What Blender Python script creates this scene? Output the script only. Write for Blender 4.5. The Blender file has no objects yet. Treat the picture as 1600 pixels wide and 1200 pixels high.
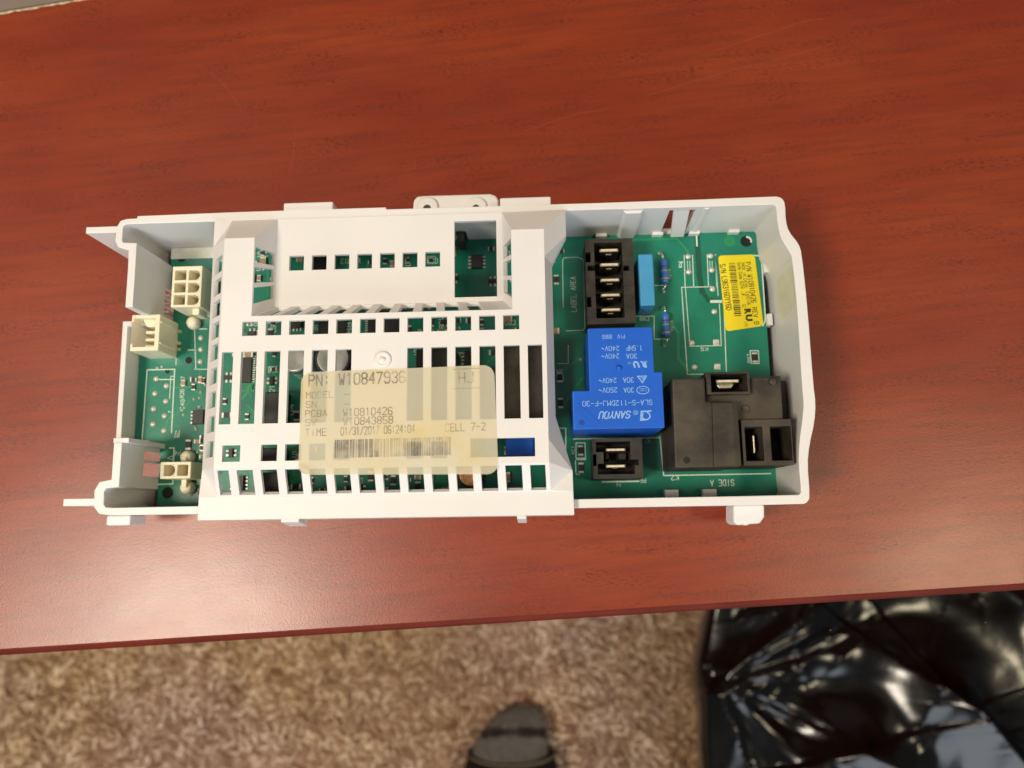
import bpy, bmesh, math, random
from mathutils import Vector, Matrix, noise
from math import radians as R
random.seed(7)
S = 0.001                      # everything below is written in millimetres
C = bpy.context.scene.collection
sc = bpy.context.scene

# ------------------------------------------------------------------ camera
CAMH, F = 270.0, 1208.5
_d = Vector((855-800, 799.6-600, F)).normalized()
_ax = Vector((math.cos(-.01503), math.sin(-.01503), 0)); _ax = (_ax-_d*_ax.dot(_d)).normalized()
_ay = _d.cross(_ax)
def c2w(v): return Vector((v.dot(_ax), -v.dot(_ay), -v.dot(_d)))
def at(px, py, z=0.0):
    """measured photograph point -> place on the level plane of height z (mm)"""
    v = Vector((px-800, py-600, F)); v = v*((CAMH-z)/v.dot(_d))
    return v.dot(_ax), -v.dot(_ay)
def ppm(z): return F/(CAMH-z)*0.987
cam = bpy.data.cameras.new('camera'); co = bpy.data.objects.new('camera', cam); C.objects.link(co)
rt, dn, fw = c2w(Vector((1, 0, 0))), c2w(Vector((0, 1, 0))), c2w(Vector((0, 0, 1)))
co.matrix_world = Matrix(((rt.x, -dn.x, -fw.x, 0), (rt.y, -dn.y, -fw.y, 0), (rt.z, -dn.z, -fw.z, CAMH*S), (0, 0, 0, 1)))
cam.sensor_width = 36; cam.lens = F/1600*36; cam.clip_start = .01; cam.clip_end = 20
cam.dof.use_dof = True; cam.dof.focus_distance = .236; cam.dof.aperture_fstop = 11.0
sc.camera = co

# ------------------------------------------------------------------ light
w = bpy.data.worlds.new('World'); sc.world = w; w.use_nodes = True
w.node_tree.nodes['Background'].inputs[0].default_value = (.86, .92, 1.0, 1)
w.node_tree.nodes['Background'].inputs[1].default_value = .11
sc.view_settings.view_transform = 'Standard'; sc.view_settings.look = 'None'; sc.view_settings.exposure = 0
def lamp(name, loc, size, power, col, target=(0, 0, 0)):
    l = bpy.data.lights.new(name, 'AREA'); l.shape = 'DISK'; l.size = size; l.energy = power; l.color = col
    o = bpy.data.objects.new(name, l); C.objects.link(o); o.location = loc
    o.rotation_euler = (Vector(target)-Vector(loc)).to_track_quat('-Z', 'Y').to_euler(); return o
lamp('ceiling_lamp', (-.64, -.215, 1.10), .34, 12.2, (1, .895, .73))
lamp('ceiling_lamp', (1.04, -.23, 1.80), .40, 10.0, (1, .86, .58))
lamp('window_light', (.60, -2.5, 1.30), 2.2, 42, (.84, .91, 1.0), (0, 0, 0))

# ------------------------------------------------------------------ materials
def newmat(name):
    m = bpy.data.materials.new(name); m.use_nodes = True
    return m, m.node_tree.nodes, m.node_tree.links, m.node_tree.nodes['Principled BSDF']
def mat(name, col, rough=.45, metal=0, var=.06, vs=300, bump=.0, bs=900, spec=.5, sss=0, coat=0, col2=None, vdet=4):
    m, n, l, p = newmat(name)
    tc = n.new('ShaderNodeTexCoord')
    nz = n.new('ShaderNodeTexNoise'); nz.inputs['Scale'].default_value = vs; nz.inputs['Detail'].default_value = vdet
    l.new(tc.outputs['Object'], nz.inputs['Vector'])
    mx = n.new('ShaderNodeMix'); mx.data_type = 'RGBA'
    c2 = col2 or tuple(c*(1-var*2) for c in col)
    mx.inputs[6].default_value = (*col, 1); mx.inputs[7].default_value = (*c2, 1)
    rp = n.new('ShaderNodeMapRange'); rp.inputs[1].default_value = .35; rp.inputs[2].default_value = .65
    l.new(nz.outputs[0], rp.inputs[0]); l.new(rp.outputs[0], mx.inputs[0]); l.new(mx.outputs[2], p.inputs['Base Color'])
    p.inputs['Roughness'].default_value = rough; p.inputs['Metallic'].default_value = metal
    p.inputs['Specular IOR Level'].default_value = spec
    if coat: p.inputs['Coat Weight'].default_value = coat; p.inputs['Coat Roughness'].default_value = .12
    if sss:
        p.inputs['Subsurface Weight'].default_value = sss; p.inputs['Subsurface Radius'].default_value = (1, .8, .5)
        p.inputs['Subsurface Scale'].default_value = .0015
    if bump:
        b = n.new('ShaderNodeTexNoise'); b.inputs['Scale'].default_value = bs; b.inputs['Detail'].default_value = 3
        l.new(tc.outputs['Object'], b.inputs['Vector'])
        bp = n.new('ShaderNodeBump'); bp.inputs['Strength'].default_value = bump; bp.inputs['Distance'].default_value = .0003
        l.new(b.outputs[0], bp.inputs['Height']); l.new(bp.outputs[0], p.inputs['Normal'])
    return m
M = {}
M['white'] = mat('white_abs_plastic', (.775, .755, .745), .42, var=.02, vs=40, bump=.10, bs=1500)
M['tray'] = mat('tray_plastic', (.78, .76, .75), .42, var=.02, vs=40, bump=.10, bs=1500)
M['nylon'] = mat('cream_nylon', (.87, .80, .60), .4, var=.03, vs=200, sss=.3)
M['pcb'] = mat('green_solder_mask', (.012, .225, .140), .28, var=.12, vs=90, bump=.10, bs=700, col2=(.008, .175, .120))
M['trace'] = mat('green_copper_trace', (.03, .30, .13), .32, var=.05)
M['slotgreen'] = mat('bare_green_laminate', (.006, .095, .055), .4, var=.1)
M['silk'] = mat('white_silkscreen', (.68, .80, .70), .6, var=.08, vs=900)
M['pad'] = mat('solder', (.80, .76, .68), .38, metal=.35, var=.15, vs=900, bump=.5, bs=900)
M['litbrass'] = mat('brass_painted_lit', (.95, .84, .62), .5, metal=.6, var=.1, vs=900)  # brass lightened to paint the glint on the tabs
M['shadebrass'] = mat('brass_painted_shade', (.16, .13, .09), .3, metal=.8, var=.2, vs=700)  # same brass darkened to paint the dark cavity mirrored in the tab faces
M['tin'] = mat('tinned_brass', (.95, .86, .66), .30, metal=1, var=.1, vs=900, bump=.15)
M['black'] = mat('black_connector_plastic', (.017, .014, .011), .5, var=.2, vs=250, bump=.25, bs=600, col2=(.040, .033, .025))
M['dusty'] = mat('dusty_black_plastic', (.018, .014, .010), .58, var=.1, vs=85, bump=.6, bs=500, col2=(.066, .052, .036), vdet=14)
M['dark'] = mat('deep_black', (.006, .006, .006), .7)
M['chip'] = mat('chip_epoxy', (.025, .024, .024), .5, var=.1)
M['relay'] = mat('blue_relay_case', (.008, .115, .62), .36, var=.04, vs=80, bump=.06, bs=1200)
M['relaytxt'] = mat('pale_blue_print', (.28, .50, .86), .6, var=.1, vs=2500)
M['film'] = mat('light_blue_capacitor', (.06, .32, .60), .42, var=.06, vs=150, bump=.15)
M['resblue'] = mat('blue_resistor_body', (.035, .17, .60), .3, coat=.5)
M['bred'] = mat('band_dark_red', (.16, .02, .02), .35); M['byel'] = mat('band_olive', (.35, .40, .12), .35); M['bor'] = mat('band_orange', (.75, .25, .10), .35)
M['yellow'] = mat('yellow_label', (.86, .70, .01), .5, var=.02)
M['ink'] = mat('black_ink', (.04, .035, .01), .6)
M['tan'] = mat('ceramic_tan', (.42, .27, .14), .5)
M['silver'] = mat('aluminium_can', (.75, .74, .72), .28, metal=.9, var=.1)
M['copper'] = mat('copper_winding', (.85, .42, .20), .35, metal=.7, var=.2, vs=1500)
M['sock'] = mat('grey_knit', (.30, .29, .27), .95, var=.2, vs=260, col2=(.20, .192, .175))
_n, _l = M['sock'].node_tree.nodes, M['sock'].node_tree.links
_t = _n.new('ShaderNodeTexCoord'); _w = _n.new('ShaderNodeTexWave'); _w.bands_direction = 'X'; _w.inputs['Scale'].default_value = 120; _w.inputs['Distortion'].default_value = 1.5; _w.inputs['Detail'].default_value = 3
_l.new(_t.outputs['Object'], _w.inputs[0]); _b = _n.new('ShaderNodeBump'); _b.inputs['Strength'].default_value = .9; _b.inputs['Distance'].default_value = .002
_l.new(_w.outputs[1], _b.inputs['Height']); _l.new(_b.outputs[0], _n['Principled BSDF'].inputs['Normal'])
M['sockdark'] = mat('dark_knit', (.030, .022, .018), .95)
M['skin'] = mat('skin', (.5, .3, .22), .5)
M['trouser'] = mat('black_cotton', (.012, .009, .007), .9, bump=.5)
M['hem'] = mat('hem_thread', (.22, .17, .12), .9)
M['wall'] = mat('wall_paint', (.34, .27, .21), .7, var=.03, vs=8, bump=.1, bs=60)
M['chipped'] = mat('chipped_edge', (.72, .55, .34), .5, var=.3, vs=400)
M['edge'] = mat('red_edge_banding', (.15, .018, .008), .62, spec=.2, var=.15, vs=40)
M['scratch'] = mat('scratch_pale', (.36, .09, .04), .5)

def mat_wood():
    m, n, l, p = newmat('mahogany_laminate')
    tc = n.new('ShaderNodeTexCoord'); mp = n.new('ShaderNodeMapping'); mp.inputs['Rotation'].default_value = (0, 0, R(-4.5))
    l.new(tc.outputs['Object'], mp.inputs[0])
    def nz(scale, vec, det=4, rgh=.55, dist=0):
        v = n.new('ShaderNodeVectorMath'); v.operation = 'MULTIPLY'; v.inputs[1].default_value = vec; l.new(mp.outputs[0], v.inputs[0])
        t = n.new('ShaderNodeTexNoise'); t.inputs['Scale'].default_value = scale; t.inputs['Detail'].default_value = det
        t.inputs['Roughness'].default_value = rgh; t.inputs['Distortion'].default_value = dist
        l.new(v.outputs[0], t.inputs[0]); return t.outputs[0]
    def rng(s, a, b, c=0, d=1):
        r = n.new('ShaderNodeMapRange'); r.inputs[1].default_value = a; r.inputs[2].default_value = b; r.inputs[3].default_value = c; r.inputs[4].default_value = d
        l.new(s, r.inputs[0]); return r.outputs[0]
    def mix(f, a, b):
        x = n.new('ShaderNodeMix'); x.data_type = 'RGBA'; l.new(f, x.inputs[0])
        for i, q in ((6, a), (7, b)):
            if isinstance(q, tuple): x.inputs[i].default_value = (*q, 1)
            else: l.new(q, x.inputs[i])
        return x.outputs[2]
    def mul(a, b):
        x = n.new('ShaderNodeMath'); x.operation = 'MULTIPLY'; l.new(a, x.inputs[0]); l.new(b, x.inputs[1]); return x.outputs[0]
    broad = rng(nz(9, (1, 4, 1), 3), .3, .7)
    base = mix(broad, (.225, .0185, .0008), (.300, .040, .0055))
    strk = rng(nz(24, (1, 15, 1), 4, .6, .0), .44, .80, 0, .8)
    base = mix(strk, base, (.15, .020, .005))
    grp = rng(nz(34, (1, 5, 1), 3), .44, .68)
    pore = rng(nz(560, (1, 2.4, 1), 2, .5, .0), .48, .66)
    base = mix(mul(mul(grp, pore), rng(nz(5, (1, 1, 1)), .0, 1, .8, 1)), base, (.095, .010, .0035))
    fine = rng(nz(600, (1, 6, 1), 2), .35, .75, 0, .35)
    base = mix(fine, base, (.12, .016, .006))
    l.new(base, p.inputs['Base Color'])
    l.new(rng(nz(14, (1, 1.6, 1), 4), .3, .7, .29, .37), p.inputs['Roughness'])
    p.inputs['Specular IOR Level'].default_value = .66
    b1 = nz(2200, (1, 1, 1), 2, .5); bp = n.new('ShaderNodeBump'); bp.inputs['Strength'].default_value = .55; bp.inputs['Distance'].default_value = .00005
    l.new(b1, bp.inputs['Height'])
    b2 = nz(950, (1, 1.5, 1), 3, .6); bq = n.new('ShaderNodeBump'); bq.inputs['Strength'].default_value = .35; bq.inputs['Distance'].default_value = .00007
    l.new(b2, bq.inputs['Height']); l.new(bp.outputs[0], bq.inputs['Normal']); l.new(bq.outputs[0], p.inputs['Normal'])
    return m
M['wood'] = mat_wood()
def mat_carpet():
    m, n, l, p = newmat('beige_frieze_carpet')
    tc = n.new('ShaderNodeTexCoord')
    def nz(s, det=3, dist=0, vec=(1, 1, 1)):
        v = n.new('ShaderNodeVectorMath'); v.operation = 'MULTIPLY'; v.inputs[1].default_value = vec; l.new(tc.outputs['Object'], v.inputs[0])
        t = n.new('ShaderNodeTexNoise'); t.inputs['Scale'].default_value = s; t.inputs['Detail'].default_value = det; t.inputs['Distortion'].default_value = dist
        l.new(v.outputs[0], t.inputs[0]); return t.outputs[0]
    cr = n.new('ShaderNodeValToRGB'); e = cr.color_ramp.elements
    e[0].position = .30; e[0].color = (.36, .22, .15, 1); e[1].position = .74; e[1].color = (.84, .66, .53, 1)
    k = e.new(.50); k.color = (.60, .42, .30, 1)
    a = nz(88, 4, .7, (.8, 1.25, 1)); b = nz(16, 3, .5)
    ad = n.new('ShaderNodeMath'); ad.operation = 'MULTIPLY_ADD'; l.new(b, ad.inputs[0]); ad.inputs[1].default_value = .35; ad.inputs[2].default_value = -.175
    a2 = n.new('ShaderNodeMath'); l.new(a, a2.inputs[0]); l.new(ad.outputs[0], a2.inputs[1])
    l.new(a2.outputs[0], cr.inputs[0])
    hx_ = n.new('ShaderNodeMix'); hx_.data_type = 'RGBA'; hx_.blend_type = 'MULTIPLY'; hx_.inputs[0].default_value = 1; l.new(cr.outputs[0], hx_.inputs[6])
    hr = n.new('ShaderNodeValToRGB'); hr.color_ramp.elements[0].position = .35; hr.color_ramp.elements[1].position = .65; hr.color_ramp.elements[0].color = (.98, .92, .96, 1); hr.color_ramp.elements[1].color = (1, .93, .72, 1); l.new(nz(5, 2), hr.inputs[0]); l.new(hr.outputs[0], hx_.inputs[7]); l.new(hx_.outputs[2], p.inputs['Base Color'])
    p.inputs['Roughness'].default_value = .95; p.inputs['Specular IOR Level'].default_value = .1
    bp = n.new('ShaderNodeBump'); bp.inputs['Strength'].default_value = .9; bp.inputs['Distance'].default_value = .01
    l.new(nz(90, 4, .8), bp.inputs['Height']); l.new(bp.outputs[0], p.inputs['Normal'])
    return m
M['carpet'] = mat_carpet()
def mat_pile():
    m, n, l, p = newmat('twisted_carpet_yarn')
    g = n.new('ShaderNodeNewGeometry'); tc = n.new('ShaderNodeTexCoord'); t = n.new('ShaderNodeTexNoise'); t.inputs['Scale'].default_value = 34; t.inputs['Detail'].default_value = 3; l.new(tc.outputs['Object'], t.inputs[0])
    a = n.new('ShaderNodeMath'); a.operation = 'MULTIPLY_ADD'; l.new(g.outputs['Random Per Island'], a.inputs[0]); a.inputs[1].default_value = .55; l.new(t.outputs[0], a.inputs[2])
    cr = n.new('ShaderNodeValToRGB'); e = cr.color_ramp.elements; e[0].position = .40; e[0].color = (.30, .165, .105, 1); e[1].position = 1.05; e[1].color = (.86, .68, .54, 1); k = e.new(.72); k.color = (.56, .37, .26, 1)
    l.new(a.outputs[0], cr.inputs[0])
    h = n.new('ShaderNodeMix'); h.data_type = 'RGBA'; h.blend_type = 'MULTIPLY'; h.inputs[0].default_value = 1; l.new(cr.outputs[0], h.inputs[6])
    t2 = n.new('ShaderNodeTexNoise'); t2.inputs['Scale'].default_value = 5; l.new(tc.outputs['Object'], t2.inputs[0]); hr = n.new('ShaderNodeValToRGB')
    hr.color_ramp.elements[0].position = .35; hr.color_ramp.elements[1].position = .65; hr.color_ramp.elements[0].color = (1, .97, .93, 1); hr.color_ramp.elements[1].color = (1, .96, .76, 1); l.new(t2.outputs[0], hr.inputs[0]); l.new(hr.outputs[0], h.inputs[7])
    l.new(h.outputs[2], p.inputs['Base Color']); p.inputs['Roughness'].default_value = .9; p.inputs['Specular IOR Level'].default_value = .15; return m
M['pile'] = mat_pile()
def mat_bag():
    m, n, l, p = newmat('black_polythene')
    p.inputs['Base Color'].default_value = (.0025, .002, .0016, 1); p.inputs['Roughness'].default_value = .20
    p.inputs['Specular IOR Level'].default_value = .55
    tc = n.new('ShaderNodeTexCoord'); t = n.new('ShaderNodeTexNoise'); t.inputs['Scale'].default_value = 22; t.inputs['Detail'].default_value = 4
    l.new(tc.outputs['Object'], t.inputs[0]); bp = n.new('ShaderNodeBump'); bp.inputs['Strength'].default_value = .30; bp.inputs['Distance'].default_value = .003
    l.new(t.outputs[0], bp.inputs['Height']); l.new(bp.outputs[0], p.inputs['Normal']); return m
M['bag'] = mat_bag()
def mat_sticker():
    m, n, l, p = newmat('yellowed_label_film')
    tc = n.new('ShaderNodeTexCoord'); t = n.new('ShaderNodeTexNoise'); t.inputs['Scale'].default_value = 70; t.inputs['Detail'].default_value = 3
    l.new(tc.outputs['Object'], t.inputs[0]); r = n.new('ShaderNodeMapRange'); r.inputs[1].default_value = .48; r.inputs[2].default_value = .72
    l.new(t.outputs[0], r.inputs[0]); x = n.new('ShaderNodeMix'); x.data_type = 'RGBA'
    x.inputs[6].default_value = (.80, .74, .57, 1); x.inputs[7].default_value = (.80, .67, .36, 1); l.new(r.outputs[0], x.inputs[0])
    l.new(x.outputs[2], p.inputs['Base Color']); p.inputs['Roughness'].default_value = .45
    tr = n.new('ShaderNodeBsdfTransparent'); tr.inputs[0].default_value = (1, .95, .8, 1)
    tl = n.new('ShaderNodeBsdfTranslucent'); l.new(x.outputs[2], tl.inputs[0])
    m1 = n.new('ShaderNodeMixShader'); m1.inputs[0].default_value = .12; l.new(p.outputs[0], m1.inputs[1]); l.new(tl.outputs[0], m1.inputs[2])
    m2 = n.new('ShaderNodeMixShader'); m2.inputs[0].default_value = .36; l.new(m1.outputs[0], m2.inputs[1]); l.new(tr.outputs[0], m2.inputs[2])
    l.new(m2.outputs[0], n['Material Output'].inputs[0])
    return m
M['sticker'] = mat_sticker()
M['stickink'] = mat('faded_ink', (.40, .35, .28), .6, var=.25, vs=500)
def fade(m):
    n, l = m.node_tree.nodes, m.node_tree.links; tc = n.new('ShaderNodeTexCoord'); t = n.new('ShaderNodeTexNoise'); t.inputs['Scale'].default_value = 120; t.inputs['Detail'].default_value = 4
    l.new(tc.outputs['Object'], t.inputs[0]); r = n.new('ShaderNodeMapRange'); r.inputs[1].default_value = .38; r.inputs[2].default_value = .62; r.inputs[3].default_value = .25; r.inputs[4].default_value = .85
    l.new(t.outputs[0], r.inputs[0]); x = n.new('ShaderNodeMixShader'); tr = n.new('ShaderNodeBsdfTransparent'); l.new(r.outputs[0], x.inputs[0]); l.new(n['Principled BSDF'].outputs[0], x.inputs[1]); l.new(tr.outputs[0], x.inputs[2]); l.new(x.outputs[0], n['Material Output'].inputs[0])
fade(M['stickink'])

# ------------------------------------------------------------------ mesh helpers (mm)
def BM(): return bmesh.new()
def prism(bm, pts, z0, z1, top=None):
    if sum(pts[i-1][0]*pts[i][1]-pts[i][0]*pts[i-1][1] for i in range(len(pts))) < 0:
        pts = pts[::-1]; top = top[::-1] if top else None
    tp = top or pts
    a = [bm.verts.new((x, y, z0)) for x, y in pts]; b = [bm.verts.new((x, y, z1)) for x, y in tp]
    bm.faces.new(b); bm.faces.new(a[::-1])
    for i in range(len(a)): j = (i+1) % len(a); bm.faces.new((a[i], a[j], b[j], b[i]))
def box(bm, x0, x1, y0, y1, z0, z1): prism(bm, [(x0, y0), (x1, y0), (x1, y1), (x0, y1)], z0, z1)
def ppoly(z, *pts): return [at(x, y, z) for x, y in pts]
def pbox(bm, x0, y0, x1, y1, z0, z1, zr=None):
    """level box whose top was measured in the photograph"""
    zr = z1 if zr is None else zr
    a = at(x0, (y0+y1)/2, zr)[0]; b = at(x1, (y0+y1)/2, zr)[0]; c = at((x0+x1)/2, y1, zr)[1]; d = at((x0+x1)/2, y0, zr)[1]
    box(bm, a, b, c, d, z0, z1); return a, b, c, d
def wallstrip(bm, outer, inner, z0, z1):
    n = len(outer); V = [[bm.verts.new((*p, z)) for p in L] for L in (outer, inner) for z in (z0, z1)]
    o0, o1, i0, i1 = V
    for k in range(n-1):
        bm.faces.new((o0[k], o0[k+1], o1[k+1], o1[k])); bm.faces.new((i0[k+1], i0[k], i1[k], i1[k+1]))
        bm.faces.new((o1[k], o1[k+1], i1[k+1], i1[k])); bm.faces.new((o0[k+1], o0[k], i0[k], i0[k+1]))
    bm.faces.new((o0[0], o1[0], i1[0], i0[0])); bm.faces.new((o0[-1], i0[-1], i1[-1], o1[-1]))
def wallgrid(bm, outer, inner, zs, holes=()):
    n = len(outer); VO = [[bm.verts.new((*p, z)) for p in outer] for z in zs]; VI = [[bm.verts.new((*p, z)) for p in inner] for z in zs]; m = len(zs)-1
    solid = lambda k, l: 0 <= k < n-1 and 0 <= l < m and (k, l) not in holes
    for k in range(n-1):
        for l in range(m):
            if not solid(k, l): continue
            bm.faces.new((VO[l][k], VO[l][k+1], VO[l+1][k+1], VO[l+1][k])); bm.faces.new((VI[l][k+1], VI[l][k], VI[l+1][k], VI[l+1][k+1]))
            if not solid(k, l+1): bm.faces.new((VO[l+1][k], VO[l+1][k+1], VI[l+1][k+1], VI[l+1][k]))
            if not solid(k, l-1): bm.faces.new((VO[l][k+1], VO[l][k], VI[l][k], VI[l][k+1]))
            if not solid(k-1, l): bm.faces.new((VO[l][k], VO[l+1][k], VI[l+1][k], VI[l][k]))
            if not solid(k+1, l): bm.faces.new((VO[l][k+1], VI[l][k+1], VI[l+1][k+1], VO[l+1][k+1]))
def chaikin(p):
    q = [p[0]]
    for a, b in zip(p, p[1:]): q += [(a[0]*.75+b[0]*.25, a[1]*.75+b[1]*.25), (a[0]*.25+b[0]*.75, a[1]*.25+b[1]*.75)]
    return q+[p[-1]]
def cyl(bm, x, y, z0, z1, r, seg=20, r1=None):
    r1 = r if r1 is None else r1
    p = [(x+r*math.cos(2*math.pi*i/seg), y+r*math.sin(2*math.pi*i/seg)) for i in range(seg)]
    q = [(x+r1*math.cos(2*math.pi*i/seg), y+r1*math.sin(2*math.pi*i/seg)) for i in range(seg)]
    prism(bm, p, z0, z1, q)
def lathe(bm, x, y, prof, seg=20):
    rings = [[bm.verts.new((x+r*math.cos(2*math.pi*i/seg), y+r*math.sin(2*math.pi*i/seg), z)) for i in range(seg)] for r, z in prof]
    for a, b in zip(rings, rings[1:]):
        for i in range(seg): j = (i+1) % seg; bm.faces.new((a[i], a[j], b[j], b[i]))
    bm.faces.new(rings[-1]); bm.faces.new(rings[0][::-1])
def tube(bm, pts, r, seg=8):
    pts = [Vector(p) for p in pts]; rs = []
    for i, p in enumerate(pts):
        t = (pts[min(i+1, len(pts)-1)]-pts[max(i-1, 0)]).normalized()
        u = t.cross(Vector((0, 0, 1)) if abs(t.z) < .9 else Vector((1, 0, 0))).normalized(); v = t.cross(u)
        rr = r[i] if isinstance(r, (list, tuple)) else r
        rs.append([bm.verts.new(p+(u*math.cos(2*math.pi*k/seg)+v*math.sin(2*math.pi*k/seg))*rr) for k in range(seg)])
    for a, b in zip(rs, rs[1:]):
        for i in range(seg): j = (i+1) % seg; bm.faces.new((a[i], a[j], b[j], b[i]))
    bm.faces.new(rs[0][::-1]); bm.faces.new(rs[-1])
def ribbon(bm, pts, wd, z, t=.05):
    """flat printed line"""
    for (x0, y0), (x1, y1) in zip(pts, pts[1:]):
        dx, dy = x1-x0, y1-y0; L = math.hypot(dx, dy) or 1; nx, ny = -dy/L*wd/2, dx/L*wd/2; ex, ey = dx/L*wd/2, dy/L*wd/2
        prism(bm, [(x0-ex+nx, y0-ey+ny), (x0-ex-nx, y0-ey-ny), (x1+ex-nx, y1+ey-ny), (x1+ex+nx, y1+ey+ny)], z, z+t)
        t += .0007
GLYPH = dict(l.split('=') for l in '''A=00 26 40;12 32|B=00 06 36 45 44 33 42 41 30 00;03 33|C=45 36 16 05 01 10 30 41|D=00 06 26 44 42 20 00|E=46 06 00 40;03 33|F=46 06 00;03 33
G=45 36 16 05 01 10 30 41 43 23|H=00 06;40 46;03 43|I=20 26|J=46 41 30 10 01|K=00 06;46 03 40|L=06 00 40|M=00 06 23 46 40|N=00 06 40 46|O=10 01 05 16 36 45 41 30 10|P=00 06 36 45 44 33 03
Q=10 01 05 16 36 45 41 30 10;22 40|R=00 06 36 45 44 33 03;23 40|S=45 36 16 05 04 13 33 42 41 30 10 01|T=06 46;26 20|U=06 01 10 30 41 46|V=06 20 46|W=06 10 23 30 46|X=00 46;06 40|Y=06 23 46;23 20|Z=06 46 00 40
0=10 01 05 16 36 45 41 30 10|1=15 26 20|2=05 16 36 45 44 00 40|3=05 16 36 45 44 33 42 41 30 10 01;23 33|4=30 36 02 42|5=46 06 03 33 42 41 30 10 01|6=45 36 16 05 01 10 30 41 42 33 03|7=06 46 10
8=13 04 05 16 36 45 44 33 13 02 01 10 30 41 42 33|9=01 10 30 41 45 36 16 05 04 13 43|-=03 43|:=21 22;24 25|/=00 46|.=20 21|~=03 14 32 43|a=44 14 03 01 10 30 41;40 44|t=26 21 30 40;04 44|e=02 42 43 34 14 03 01 10 40
o=10 01 03 14 34 43 41 30 10|d=46 40 10 01 03 14 44|c=44 14 03 01 10 40'''.replace('\n', '|').split('|'))
def text(bm, s, cx, cy, z, wd=None, h=2, rot=0, shear=0, bold=0, t=.03):
    n_ = len(s)*5.7-1.7; sy = h/6; sx = wd/n_ if wd else sy*.9; lw = h*(.115+bold*1.6); ca, sa = math.cos(R(rot)), math.sin(R(rot)); x = 0; k_ = 0
    for ch in s:
        for pl in filter(None, GLYPH.get(ch, '').split(';')):
            q = []
            for c_ in pl.split():
                gx, gy = x+int(c_[0]), int(c_[1]); lx = (gx-n_/2)*sx+(gy-3)*sy*shear; ly = (gy-3)*sy; q.append((cx+lx*ca-ly*sa, cy+lx*sa+ly*ca))
            for (x0, y0), (x1, y1) in zip(q, q[1:]):
                dx, dy = x1-x0, y1-y0; L = math.hypot(dx, dy) or 1; nx, ny, ex, ey = -dy/L*lw/2, dx/L*lw/2, dx/L*lw*.35, dy/L*lw*.35; zz_ = z+t+(k_ % 7)*.0006; k_ += 1
                bm.faces.new([bm.verts.new(v) for v in ((x0-ex-nx, y0-ey-ny, zz_), (x1+ex-nx, y1+ey-ny, zz_), (x1+ex+nx, y1+ey+ny, zz_), (x0-ex+nx, y0-ey+ny, zz_))])
        x += 5.7
def btext(bm, s, cx, cy, z, wd=None, h=2, rot=0, shear=0, bold=0, t=.03):
    cu = bpy.data.curves.new('t', 'FONT'); cu.body = s; cu.size = 1; cu.shear = shear; cu.offset = bold; cu.resolution_u = 3
    o = bpy.data.objects.new('t', cu); C.objects.link(o)
    me = o.to_mesh(); vs = [v.co.copy() for v in me.vertices]; fs = [tuple(p.vertices) for p in me.polygons]; o.to_mesh_clear()
    bpy.data.objects.remove(o); bpy.data.curves.remove(cu)
    if not vs: return
    x0 = min(v.x for v in vs); x1 = max(v.x for v in vs); sy = h/.70
    y0 = -.0; sx = (wd/(x1-x0)) if wd else sy
    mt = Matrix.Translation((cx, cy, z+t)) @ Matrix.Rotation(R(rot), 4, 'Z')
    nv = [bm.verts.new(mt @ Vector(((v.x-(x0+x1)/2)*sx, (v.y-.35)*sy, 0))) for v in vs]
    for f in fs:
        try: bm.faces.new([nv[i] for i in f])
        except ValueError: pass
def ptext(bm, s, x0, y0, x1, y1, z, rot=0, **k):
    """text inside a measured photograph rectangle"""
    cx, cy = at((x0+x1)/2, (y0+y1)/2, z); q = ppm(z); W, H = (x1-x0)/q, (y1-y0)/q
    if rot in (90, -90): W, H = H, W
    (btext if k.pop('solid', 0) else text)(bm, s, cx, cy, z, W, H, rot + k.pop('tilt', 0), **k)
def obj(name, bm, m, parent=None, bevel=0, smooth=False, solid=0, label=None, seg=2, recalc=True):
    if recalc: bmesh.ops.recalc_face_normals(bm, faces=bm.faces)
    me = bpy.data.meshes.new(name); bm.to_mesh(me); bm.free()
    me.transform(Matrix.Scale(S, 4))
    for mm in (m if isinstance(m, list) else [m]): me.materials.append(mm if not isinstance(mm, str) else M[mm])
    if smooth:
        for p in me.polygons: p.use_smooth = True
    o = bpy.data.objects.new(name, me); C.objects.link(o)
    if parent: o.parent = parent
    if solid:
        d = o.modifiers.new('s', 'SOLIDIFY'); d.thickness = solid*S; d.offset = -1; d.use_even_offset = True
    if bevel:
        b = o.modifiers.new('b', 'BEVEL'); b.width = bevel*S; b.segments = seg; b.limit_method = 'ANGLE'; b.angle_limit = R(35)
    if label: o['label'] = label
    return o
def tag(o, label, cat=None, group=None, kind=None):
    if label: o['label'] = label
    if cat: o['category'] = cat
    if group: o['group'] = group
    if kind: o['kind'] = kind
    return o
def empty(name, loc=(0, 0, 0)):
    o = bpy.data.objects.new(name, None); C.objects.link(o); o.location = loc; o.empty_display_size = .01; return o

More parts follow.
